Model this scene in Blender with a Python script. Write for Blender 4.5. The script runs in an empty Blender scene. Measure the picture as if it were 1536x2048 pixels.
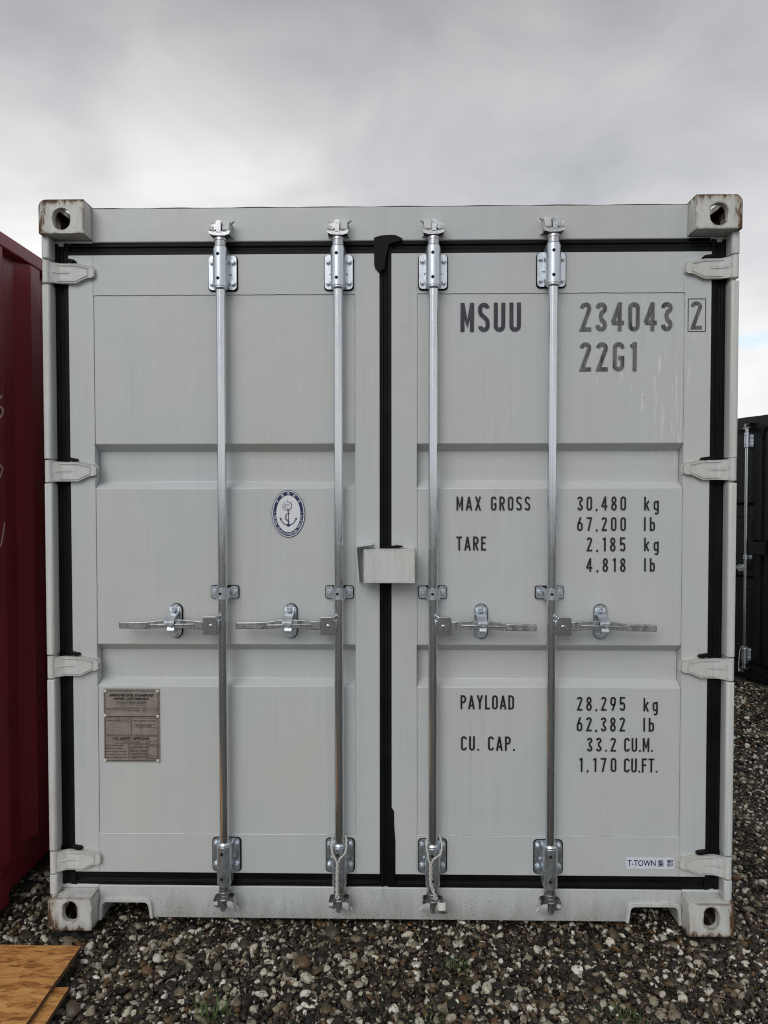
import bpy, bmesh, math, random
import numpy as np
from mathutils import Vector, Matrix

random.seed(7)
rng = np.random.default_rng(11)
SC = bpy.context.scene
COL = SC.collection
R = math.radians

# ------------------------------------------------------------------ camera
cam_d = bpy.data.cameras.new('camera')
cam = bpy.data.objects.new('camera', cam_d)
COL.objects.link(cam)
SC.camera = cam
cam_d.sensor_fit = 'VERTICAL'
cam_d.sensor_height = 36.0
cam_d.lens = 1417.0 / 2048.0 * 36.0
cam_d.clip_start = 0.05
cam_d.clip_end = 3000.0
cam.location = (0.0301, -2.4776, 1.5642)
YAW, PITCH, ROLL = -0.01738, -0.02593, -0.00066
fwd = Vector((math.sin(YAW) * math.cos(PITCH), math.cos(YAW) * math.cos(PITCH), math.sin(PITCH)))
rgt = Vector((math.cos(YAW), -math.sin(YAW), 0))
upv = rgt.cross(fwd)
r2 = math.cos(ROLL) * rgt + math.sin(ROLL) * upv
u2 = -math.sin(ROLL) * rgt + math.cos(ROLL) * upv
cam.rotation_euler = Matrix((r2, u2, -fwd)).transposed().to_euler()

# ------------------------------------------------------------------ sun, sky, exposure
SUN_EL, SUN_AZ = 38.0, 203.0          # compass bearing measured clockwise from +Y: behind the camera, to its left
SUN_STRENGTH = 1.0
sun_d = bpy.data.lights.new('sun', 'SUN')
sun_d.energy = SUN_STRENGTH
sun_d.angle = R(38)
sun_d.color = (1.0, 0.985, 0.965)
sun = bpy.data.objects.new('sun', sun_d)
COL.objects.link(sun)
to_sun = Vector((math.sin(R(SUN_AZ)) * math.cos(R(SUN_EL)), math.cos(R(SUN_AZ)) * math.cos(R(SUN_EL)), math.sin(R(SUN_EL))))
sun.rotation_euler = to_sun.to_track_quat('Z', 'Y').to_euler()
sun.location = (-6, -10, 14)

SC.cycles.filter_width = 1.1
SC.view_settings.view_transform = 'Standard'
SC.view_settings.look = 'None'
SC.view_settings.gamma = 1.0
SC.view_settings.use_curve_mapping = False
SC.view_settings.exposure = 0.45

SKY_OFF, GAP_OFF, SKY_GAIN = (0.5, 4.0, 9.0), (1.75, 3.0, 1.0), 10.0
wd = bpy.data.worlds.new('World')
SC.world = wd
wd.use_nodes = True


class NT:
    """small helper for node trees"""
    def __init__(self, tree):
        self.t = tree
        self.n = tree.nodes
        self.l = tree.links

    def new(self, typ, **kw):
        nd = self.n.new(typ)
        for k, v in kw.items():
            setattr(nd, k, v)
        return nd

    def link(self, a, b):
        self.l.new(a, b)

    def val(self, sock, v):
        if hasattr(v, 'is_output'):
            self.l.new(v, sock)
        else:
            sock.default_value = v

    def math(self, op, a, b=None, c=None, clamp=False):
        nd = self.new('ShaderNodeMath', operation=op, use_clamp=clamp)
        self.val(nd.inputs[0], a)
        if b is not None:
            self.val(nd.inputs[1], b)
        if c is not None:
            self.val(nd.inputs[2], c)
        return nd.outputs[0]

    def mix(self, fac, a, b, blend='MIX'):
        nd = self.new('ShaderNodeMix', data_type='RGBA', blend_type=blend)
        self.val(nd.inputs[0], fac)
        self.val(nd.inputs[6], a if not isinstance(a, tuple) or len(a) == 4 else a + (1,))
        self.val(nd.inputs[7], b if not isinstance(b, tuple) or len(b) == 4 else b + (1,))
        return nd.outputs[2]

    def ramp(self, fac, stops, interp='LINEAR'):
        nd = self.new('ShaderNodeValToRGB')
        nd.color_ramp.interpolation = interp
        el = nd.color_ramp.elements
        while len(el) < len(stops):
            el.new(0.5)
        for e, (p, c) in zip(el, stops):
            e.position = p
            e.color = (c, c, c, 1) if isinstance(c, (int, float)) else tuple(c) + (1,)
        self.val(nd.inputs[0], fac)
        return nd.outputs[0]

    def mapping(self, vec, scale=(1, 1, 1), loc=(0, 0, 0), rot=(0, 0, 0)):
        nd = self.new('ShaderNodeMapping')
        self.val(nd.inputs[0], vec)
        nd.inputs[1].default_value = loc
        nd.inputs[2].default_value = rot
        nd.inputs[3].default_value = scale
        return nd.outputs[0]

    def noise(self, vec, scale, detail=4, rough=0.55, dist=0.0, out=0):
        nd = self.new('ShaderNodeTexNoise')
        if vec is not None:
            self.val(nd.inputs['Vector'], vec)
        nd.inputs['Scale'].default_value = scale
        nd.inputs['Detail'].default_value = detail
        nd.inputs['Roughness'].default_value = rough
        nd.inputs['Distortion'].default_value = dist
        return nd.outputs[out]

    def voronoi(self, vec, scale, out='Color', feature='F1', rnd=1.0):
        nd = self.new('ShaderNodeTexVoronoi', feature=feature)
        self.val(nd.inputs['Vector'], vec)
        nd.inputs['Scale'].default_value = scale
        nd.inputs['Randomness'].default_value = rnd
        return nd.outputs[out]


w = NT(wd.node_tree)
for nd in list(w.n):
    w.n.remove(nd)
w_out = w.new('ShaderNodeOutputWorld')
w_bg = w.new('ShaderNodeBackground')
w_bg.inputs['Strength'].default_value = 0.1
w.link(w_bg.outputs[0], w_out.inputs[0])
sky = w.new('ShaderNodeTexSky', sky_type='NISHITA')
sky.sun_disc = False
sky.sun_elevation = R(SUN_EL)
sky.sun_rotation = R(SUN_AZ)
sky.air_density = 1.0
sky.dust_density = 1.5
tc = w.new('ShaderNodeTexCoord')
sep = w.new('ShaderNodeSeparateXYZ')
w.link(tc.outputs['Generated'], sep.inputs[0])
up = w.math('MAXIMUM', sep.outputs[2], 0.0)
den = w.math('ADD', up, 0.22)
cx_ = w.math('DIVIDE', sep.outputs[0], den)
cy_ = w.math('DIVIDE', sep.outputs[1], den)
cmb = w.new('ShaderNodeCombineXYZ')
w.link(cx_, cmb.inputs[0])
w.link(cy_, cmb.inputs[1])
dirv = w.mapping(tc.outputs['Generated'], loc=SKY_OFF, scale=(1.0, 1.0, 1.5))
big = w.noise(dirv, 1.35, 3, 0.45, 0.3)
puff = w.noise(w.mapping(tc.outputs['Generated'], loc=(5.2, 0.3, 1.1), scale=(1, 1, 1.8)), 4.2, 6, 0.5, 0.35)
tone = w.math('ADD', w.math('MULTIPLY', big, 0.66), w.math('MULTIPLY', puff, 0.34))
lum = w.ramp(tone, [(0.34, 0.60), (0.50, 0.92), (0.65, 1.32)])
hor = w.ramp(up, [(0.0, 0.80), (0.10, 0.68), (0.36, 0.565), (0.47, 0.475), (0.58, 0.365), (1.0, 0.34)])
lum = w.math('MULTIPLY', lum, hor)
tint = w.mix(w.ramp(tone, [(0.40, 0.0), (0.58, 1.0)]), (0.95, 0.975, 1.03), (1.0, 0.998, 0.995))
cl = w.new('ShaderNodeVectorMath', operation='SCALE')
w.link(tint, cl.inputs[0])
w.link(w.math('MULTIPLY', lum, SKY_GAIN), cl.inputs['Scale'])
gap = w.ramp(w.noise(w.mapping(tc.outputs['Generated'], loc=GAP_OFF, scale=(1.0, 1.0, 2.6)), 2.3, 4, 0.5, 0.3), [(0.615, 0.0), (0.68, 1.0)])
skyc = w.new('ShaderNodeVectorMath', operation='SCALE')
w.link(sky.outputs[0], skyc.inputs[0])
skyc.inputs['Scale'].default_value = 1.35
gap = w.math('MULTIPLY', gap, w.ramp(up, [(0.30, 1.0), (0.45, 0.0)]))
w.link(w.mix(gap, cl.outputs[0], skyc.outputs[0]), w_bg.inputs['Color'])

# ------------------------------------------------------------------ materials
MATS = {}


def material(name):
    m = bpy.data.materials.new(name)
    m.use_nodes = True
    t = NT(m.node_tree)
    b = t.n['Principled BSDF']
    MATS[name] = m
    return m, t, b


def obj_coord(t):
    return t.new('ShaderNodeTexCoord').outputs['Object']


def bump(t, b, height, strength=0.2, dist=0.002, normal=None):
    nd = t.new('ShaderNodeBump')
    nd.inputs['Strength'].default_value = strength
    nd.inputs['Distance'].default_value = dist
    t.val(nd.inputs['Height'], height)
    if normal is not None:
        t.link(normal, nd.inputs['Normal'])
    t.link(nd.outputs[0], b.inputs['Normal'])
    return nd.outputs[0]


def paint(name, base, rough=0.42, rust=0.0, streak=0.12, scuff=0.0, dirt=0.25, spec=0.5, splash=0.0):
    m, t, b = material(name)
    co = obj_coord(t)
    light = tuple(min(1, c * (1 + streak)) for c in base)
    dark = tuple(c * (1 - streak) for c in base)
    s1 = t.noise(t.mapping(co, (70, 70, 0.9)), 1.0, 5, 0.65)
    s2 = t.noise(t.mapping(co, (9, 9, 1.6), loc=(3, 1, 7)), 1.0, 4, 0.55)
    f = t.math('ADD', t.math('MULTIPLY', s1, 0.55), t.math('MULTIPLY', s2, 0.45))
    colr = t.mix(t.ramp(f, [(0.35, 0.0), (0.65, 1.0)]), dark + (1,), light + (1,))
    hue = t.ramp(t.noise(t.mapping(co, (3.1, 3.1, 2.2), loc=(1, 8, 3)), 1.0, 5, 0.6), [(0.36, (0.955, 0.985, 1.0)), (0.50, (1.0, 1.0, 1.0)), (0.64, (1.0, 0.985, 0.945))])
    colr = t.mix(1.0, colr, hue, 'MULTIPLY')
    # thin dusty run marks
    runs = t.ramp(t.noise(t.mapping(co, (120, 120, 2.2), rot=(0, R(5), 0)), 1.0, 3, 0.5), [(0.60, 0.0), (0.72, 1.0)])
    where = t.ramp(t.noise(t.mapping(co, (2.4, 2.4, 1.6), loc=(9, 4, 2)), 1.0, 3, 0.5), [(0.46, 0.0), (0.6, 1.0)])
    colr = t.mix(t.math('MULTIPLY', t.math('MULTIPLY', runs, where), 0.30), colr, tuple(c * 0.62 for c in base) + (1,))
    if scuff:
        sc = t.ramp(t.noise(t.mapping(co, (105, 105, 9), rot=(0, R(-11), 0), loc=(1, 0, 2)), 1.0, 3, 0.5), [(0.61, 0.0), (0.66, 1.0)])
        sp = t.new('ShaderNodeSeparateXYZ')
        t.link(co, sp.inputs[0])
        side = t.new('ShaderNodeMapRange', interpolation_type='SMOOTHSTEP')
        t.link(sp.outputs[0], side.inputs[0])
        side.inputs[1].default_value = 0.35
        side.inputs[2].default_value = 0.95
        side.inputs[3].default_value = 0.2
        patch = t.ramp(t.noise(t.mapping(co, (4.5, 4.5, 3), loc=(2, 6, 1)), 1.0, 4, 0.6), [(0.40, 0.0), (0.58, 1.0)])
        sc = t.math('MULTIPLY', sc, t.math('MULTIPLY', patch, side.outputs[0]))
        band = t.new('ShaderNodeMapRange', interpolation_type='SMOOTHSTEP')
        t.link(sp.outputs[2], band.inputs[0])
        band.inputs[1].default_value = 1.45
        band.inputs[2].default_value = 1.95
        band2 = t.new('ShaderNodeMapRange', interpolation_type='SMOOTHSTEP')
        t.link(sp.outputs[2], band2.inputs[0])
        band2.inputs[1].default_value = 2.35
        band2.inputs[2].default_value = 2.05
        ff = t.math('MULTIPLY', t.math('MULTIPLY', sc, band.outputs[0]), band2.outputs[0])
        colr = t.mix(t.math('MULTIPLY', ff, scuff), colr, (0.72, 0.72, 0.70, 1))
    # dirt specks
    spk = t.ramp(t.noise(co, 210, 2, 0.5), [(0.70, 0.0), (0.76, 1.0)])
    zone = t.ramp(t.noise(co, 2.3, 3, 0.6), [(0.45, 0.0), (0.7, 1.0)])
    colr = t.mix(t.math('MULTIPLY', t.math('MULTIPLY', spk, zone), dirt), colr, (0.045, 0.035, 0.025, 1))
    if splash:          # mud thrown up from the gravel
        spz = t.new('ShaderNodeSeparateXYZ')
        t.link(co, spz.inputs[0])
        mz = t.new('ShaderNodeMapRange')
        t.link(spz.outputs[2], mz.inputs[0])
        mz.inputs[1].default_value = 0.135
        mz.inputs[2].default_value = 0.0
        drops = t.math('ADD', t.noise(t.mapping(co, (215, 215, 150)), 1.0, 2, 0.5), t.math('ADD', t.math('MULTIPLY', mz.outputs[0], 0.09), t.math('MULTIPLY', t.noise(t.mapping(co, (5, 5, 5), loc=(2, 0, 0)), 1.0, 3), 0.16)))
        colr = t.mix(t.math('MULTIPLY', t.ramp(drops, [(0.765, 0.0), (0.80, 1.0)]), splash), colr, (0.055, 0.045, 0.032, 1))
        film = t.ramp(t.math('ADD', t.math('MULTIPLY', mz.outputs[0], 0.5), t.noise(t.mapping(co, (14, 14, 4)), 1.0, 5, 0.65)), [(0.62, 0.0), (1.0, 1.0)])
        colr = t.mix(t.math('MULTIPLY', film, 0.6 * splash), colr, (0.17, 0.15, 0.115, 1))
    rsp = t.ramp(t.noise(t.mapping(co, (95, 95, 60), loc=(3, 3, 9)), 1.0, 2, 0.5), [(0.765, 0.0), (0.79, 1.0)])
    colr = t.mix(t.math('MULTIPLY', rsp, 0.55), colr, (0.12, 0.07, 0.035, 1))
    rgh = t.math('ADD', t.math('MULTIPLY', f, 0.18), rough - 0.09)
    if rust:
        bev = t.new('ShaderNodeBevel', samples=6)
        bev.inputs['Radius'].default_value = 0.013
        geo = t.new('ShaderNodeNewGeometry')
        dot = t.new('ShaderNodeVectorMath', operation='DOT_PRODUCT')
        t.link(bev.outputs[0], dot.inputs[0])
        t.link(geo.outputs['Normal'], dot.inputs[1])
        edge = t.ramp(dot.outputs['Value'], [(0.90, 1.0), (0.9985, 0.0)])
        pat = t.ramp(t.noise(t.mapping(co, (13, 13, 13), loc=(2.2, 0, 5.1)), 1.0, 6, 0.65), [(0.44, 0.0), (0.54, 1.0)])
        dots = t.ramp(t.noise(t.mapping(co, (34, 34, 22), loc=(7, 2, 1)), 1.0, 5, 0.7), [(0.61, 0.0), (0.66, 1.0)])
        rm = t.math('MAXIMUM', t.math('MULTIPLY', edge, pat), t.math('MULTIPLY', dots, 0.30))
        halo = t.ramp(t.noise(t.mapping(co, (22, 22, 6), loc=(2.2, 0, 5.1)), 1.0, 4, 0.6), [(0.50, 0.0), (0.72, 1.0)])
        if rust > 0.9:       # rust creeping in from the knocked corners, foot and top of the castings
            sp3 = t.new('ShaderNodeSeparateXYZ')
            t.link(co, sp3.inputs[0])
            def span(v, a, b_):
                mr = t.new('ShaderNodeMapRange')
                t.val(mr.inputs[0], v)
                mr.inputs[1].default_value = a
                mr.inputs[2].default_value = b_
                return mr.outputs[0]
            worn = t.math('MAXIMUM', span(t.math('ABSOLUTE', sp3.outputs[0]), 1.165, 1.222), t.math('MAXIMUM', span(sp3.outputs[2], 2.556, 2.595), span(sp3.outputs[2], 0.040, -0.005)))
            grime = t.noise(t.mapping(co, (34, 34, 11), loc=(4, 1, 3)), 1.0, 6, 0.72)
            creep = t.ramp(t.math('ADD', t.math('MULTIPLY', worn, 0.34), grime), [(0.70, 0.0), (0.80, 1.0)])
            rm = t.math('MAXIMUM', rm, creep)
            soft = t.ramp(t.math('ADD', t.math('MULTIPLY', worn, 0.36), grime), [(0.52, 0.0), (0.80, 1.0)])
            halo = t.math('MAXIMUM', halo, soft)
        colr = t.mix(t.math('MULTIPLY', halo, 0.55 * rust), colr, (0.29, 0.215, 0.11, 1))
        rustc = t.mix(t.noise(co, 90, 3), (0.030, 0.014, 0.008, 1), (0.135, 0.058, 0.024, 1))
        colr = t.mix(t.math('MULTIPLY', rm, rust), colr, rustc)
        rgh = t.math('ADD', rgh, t.math('MULTIPLY', rm, 0.35))
    t.link(colr, b.inputs['Base Color'])
    t.link(rgh, b.inputs['Roughness'])
    b.inputs['Specular IOR Level'].default_value = spec
    h = t.math('ADD', t.math('MULTIPLY', t.noise(co, 2.6, 2, 0.4), 4.0), t.math('ADD', t.noise(co, 11, 3, 0.5), t.math('MULTIPLY', t.noise(co, 160, 2, 0.5), 0.10)))
    bump(t, b, h, 0.40, 0.003)
    return m


GREY = (0.510, 0.529, 0.529)
paint('container_grey_paint', GREY, rough=0.34, streak=0.03, scuff=0.62)
paint('sill_grey_paint', GREY, rough=0.4, streak=0.05, dirt=1.0, splash=0.8)
paint('casting_grey_paint', (0.555, 0.565, 0.542), rust=1.0, streak=0.08, dirt=0.3)
paint('frame_grey_paint', (0.560, 0.575, 0.560), rust=0.30, streak=0.10, dirt=0.5)
paint('container_red_paint', (0.215, 0.018, 0.027), rough=0.36, streak=0.18, dirt=0.1)
paint('container_black_paint', (0.005, 0.0055, 0.0065), rough=0.38, streak=0.2, dirt=0.1, spec=0.3)


def metal(name, base, rough, spangle=0.12, scratch=0.3, metallic=1.0, rvar=0.2):
    m, t, b = material(name)
    co = obj_coord(t)
    sp = t.noise(t.mapping(co, (60, 60, 18)), 1.0, 4, 0.6)
    vz = t.voronoi(co, 160, 'Color')
    bw = t.new('ShaderNodeRGBToBW')
    t.link(vz, bw.inputs[0])
    f = t.math('ADD', t.math('MULTIPLY', sp, 0.7), t.math('MULTIPLY', bw.outputs[0], 0.3))
    colr = t.mix(t.ramp(f, [(0.3, 0.0), (0.7, 1.0)]), tuple(c * (1 - spangle) for c in base) + (1,), tuple(min(1, c * (1 + spangle)) for c in base) + (1,))
    t.link(colr, b.inputs['Base Color'])
    b.inputs['Metallic'].default_value = metallic
    rg = t.math('ADD', t.math('MULTIPLY', t.ramp(f, [(0.3, 0.0), (0.7, 1.0)]), rvar), rough - rvar * 0.5)
    t.link(rg, b.inputs['Roughness'])
    bump(t, b, t.math('ADD', t.noise(t.mapping(co, (90, 90, 30)), 1.0, 4, 0.6), t.math('MULTIPLY', t.noise(co, 420, 2), 0.4)), scratch, 0.0012)
    return m


metal('galvanised_steel', (0.68, 0.705, 0.73), 0.20, 0.05, 0.012, 1.0, 0.06)
metal('zinc_plate', (0.60, 0.645, 0.69), 0.38, 0.08, 0.15)
metal('cast_zinc', (0.47, 0.48, 0.495), 0.36, 0.2, 0.5)
metal('dull_plate', (0.29, 0.255, 0.225), 0.55, 0.16, 0.25, 0.4)


def plain(name, base, rough=0.5, var=0.15, scale=30, spec=0.5, bmp=0.0):
    m, t, b = material(name)
    co = obj_coord(t)
    n = t.noise(co, scale, 4, 0.6)
    t.link(t.mix(t.ramp(n, [(0.3, 0.0), (0.7, 1.0)]), tuple(c * (1 - var) for c in base) + (1,), tuple(min(1, c * (1 + var)) for c in base) + (1,)), b.inputs['Base Color'])
    b.inputs['Roughness'].default_value = rough
    b.inputs['Specular IOR Level'].default_value = spec
    if bmp:
        bump(t, b, n, bmp, 0.002)
    return m


plain('black_rubber', (0.0050, 0.0046, 0.0046), 0.55, 0.6, 9, 0.15, 0.4)
plain('rusty_cavity', (0.055, 0.030, 0.018), 0.85, 0.6, 40, 0.3, 0.5)
plain('seam_dirt_shade', (0.11, 0.10, 0.085), 0.8, 0.4, 20)  # dark header line: shadow painted into the colour together with dirt
plain('hole_shade', (0.004, 0.004, 0.004), 0.9)  # near-black colour standing in for the shade inside holes that are not cut
plain('black_vinyl', (0.012, 0.012, 0.013), 0.45, 0.2)
plain('navy_print', (0.012, 0.022, 0.085), 0.4)
plain('white_print', (0.72, 0.73, 0.76), 0.4, 0.03)
plain('sticker_white', (0.66, 0.68, 0.76), 0.35, 0.04)
plain('chalk', (0.62, 0.50, 0.50), 0.9, 0.25, 60)
plain('chalk_smear', (0.13, 0.035, 0.035), 0.9, 0.3, 60)
plain('rope_fibre', (0.47, 0.46, 0.43), 0.85, 0.25, 300, 0.2, 0.5)
plain('rivet_paint', (0.56, 0.54, 0.49), 0.5, 0.12)
plain('plate_ink', (0.012, 0.009, 0.008), 0.6)


def worn_vinyl(name, c0, c1, t0, t1):
    m, t, b = material(name)
    co = obj_coord(t)
    n1 = t.noise(t.mapping(co, (70, 70, 14), rot=(0, R(8), 0)), 1.0, 4, 0.65)
    n2 = t.noise(co, 500, 2, 0.6)
    f = t.math('ADD', t.math('MULTIPLY', n1, 0.7), t.math('MULTIPLY', n2, 0.3))
    t.link(t.mix(t.ramp(f, [(t0, 0.0), (t1, 1.0)]), c0 + (1,), c1 + (1,)), b.inputs['Base Color'])
    b.inputs['Roughness'].default_value = 0.55


worn_vinyl('faded_vinyl_dark', (0.022, 0.024, 0.036), (0.075, 0.080, 0.10), 0.47, 0.68)
worn_vinyl('faded_vinyl_pale', (0.018, 0.018, 0.019), (0.135, 0.135, 0.137), 0.40, 0.52)

# OSB: strands lie in random directions, one direction to a cell
m, t, b = material('osb_wood')
co = obj_coord(t)
wob = t.new('ShaderNodeVectorMath', operation='ADD')
t.link(co, wob.inputs[0])
t.link(t.mapping(t.noise(co, 14, 4, 0.6, 0.0, 1), (0.07, 0.03, 0.0)), wob.inputs[1])
cell = t.voronoi(t.mapping(wob.outputs[0], (16, 62, 9)), 1.0, 'Color')
cs = t.new('ShaderNodeSeparateColor')
t.link(cell, cs.inputs[0])
rot = t.new('ShaderNodeVectorRotate', rotation_type='Z_AXIS')
t.link(co, rot.inputs['Vector'])
t.link(t.math('MULTIPLY', t.math('SUBTRACT', cs.outputs[0], 0.5), 0.75), rot.inputs['Angle'])
grain = t.noise(t.mapping(rot.outputs[0], (11, 105, 14)), 1.0, 6, 0.72, 1.4)
broad = t.noise(t.mapping(co, (5, 16, 5)), 1.0, 4, 0.6, 1.2)
f = t.math('ADD', t.math('MULTIPLY', grain, 0.60), t.math('ADD', t.math('MULTIPLY', broad, 0.29), t.math('MULTIPLY', cs.outputs[1], 0.11)))
c = t.ramp(f, [(0.32, (0.060, 0.020, 0.005)), (0.42, (0.25, 0.095, 0.022)), (0.50, (0.47, 0.215, 0.056)), (0.60, (0.60, 0.325, 0.110))])
t.link(c, b.inputs['Base Color'])
b.inputs['Roughness'].default_value = 0.62
bump(t, b, f, 0.6, 0.003)

# OSB edge
m, t, b = material('osb_edge')
co = obj_coord(t)
n = t.noise(t.mapping(co, (40, 40, 400)), 1.0, 4, 0.6)
t.link(t.ramp(n, [(0.35, (0.035, 0.018, 0.008)), (0.65, (0.14, 0.075, 0.03))]), b.inputs['Base Color'])
b.inputs['Roughness'].default_value = 0.85

STONE_STOPS = [(0.0, (0.006, 0.0045, 0.003)), (0.22, (0.013, 0.0100, 0.0068)), (0.40, (0.028, 0.022, 0.0150)), (0.52, (0.062, 0.047, 0.030)),
               (0.61, (0.110, 0.076, 0.038)), (0.65, (0.150, 0.068, 0.022)), (0.69, (0.17, 0.138, 0.090)), (0.80, (0.29, 0.255, 0.185)), (0.90, (0.52, 0.48, 0.385)), (1.0, (0.74, 0.72, 0.64))]


def stone_mat(name, per_object):
    m, t, b = material(name)
    if per_object:
        rnd = t.new('ShaderNodeObjectInfo').outputs['Random']
    else:
        rnd = t.new('ShaderNodeAttribute', attribute_name='rnd').outputs['Fac']
    co = t.new('ShaderNodeNewGeometry').outputs['Position']
    basec = t.ramp(rnd, STONE_STOPS)
    n1 = t.noise(co, 75, 4, 0.65)
    n2 = t.noise(co, 260, 3, 0.6)
    # chalky rind broken by dark flint on the pale stones
    pale = t.ramp(rnd, [(0.66, 0.0), (0.72, 1.0)])
    core = t.ramp(n1, [(0.54, 0.0), (0.60, 1.0)])
    colr = t.mix(t.math('MULTIPLY', t.math('MULTIPLY', core, pale), 0.75), basec, (0.06, 0.055, 0.05, 1))
    colr = t.mix(t.math('MULTIPLY', t.ramp(n2, [(0.35, 0.6), (0.60, 0.0)]), t.math('SUBTRACT', 1.0, t.math('MULTIPLY', pale, 0.65))), colr, (0.012, 0.010, 0.008, 1))
    colr = t.mix(t.math('MULTIPLY', t.ramp(t.noise(co, 34, 3), [(0.5, 0.0), (0.68, 1.0)]), 0.30), colr, (0.060, 0.038, 0.016, 1))
    t.link(colr, b.inputs['Base Color'])
    t.link(t.math('ADD', t.math('MULTIPLY', n1, 0.5), 0.10), b.inputs['Roughness'])
    b.inputs['Specular IOR Level'].default_value = 0.35
    bump(t, b, t.math('ADD', n1, t.math('MULTIPLY', n2, 0.5)), 0.5, 0.004)


stone_mat('gravel_stone', False)
stone_mat('picked_stone', True)

m, t, b = material('gravel_ground')
co = t.new('ShaderNodeNewGeometry').outputs['Position']
vc = t.voronoi(co, 34, 'Color')
vd = t.voronoi(co, 34, 'Distance')
sc_ = t.new('ShaderNodeSeparateColor')
t.link(vc, sc_.inputs[0])
colr = t.mix(t.ramp(vd, [(0.25, 0.0), (0.62, 1.0)]), t.ramp(sc_.outputs[0], STONE_STOPS), (0.012, 0.010, 0.008, 1))
near = t.math('MULTIPLY', t.noise(co, 1.3, 4), 0.5)
colr = t.mix(near, colr, (0.030, 0.026, 0.018, 1))
t.link(colr, b.inputs['Base Color'])
b.inputs['Roughness'].default_value = 0.75
bump(t, b, t.math('ADD', t.math('MULTIPLY', vd, -1.0), t.math('MULTIPLY', t.noise(co, 120, 3), 0.3)), 1.0, 0.02)


def leafmat(name, c0, c1):
    m, t, b = material(name)
    rnd = t.new('ShaderNodeAttribute', attribute_name='rnd').outputs['Fac']
    t.link(t.mix(rnd, c0 + (1,), c1 + (1,)), b.inputs['Base Color'])
    b.inputs['Roughness'].default_value = 0.55


leafmat('grass_green', (0.030, 0.070, 0.012), (0.105, 0.170, 0.035))
leafmat('dry_stem', (0.11, 0.075, 0.035), (0.24, 0.17, 0.085))
leafmat('moss', (0.020, 0.030, 0.008), (0.070, 0.060, 0.020))


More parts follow.
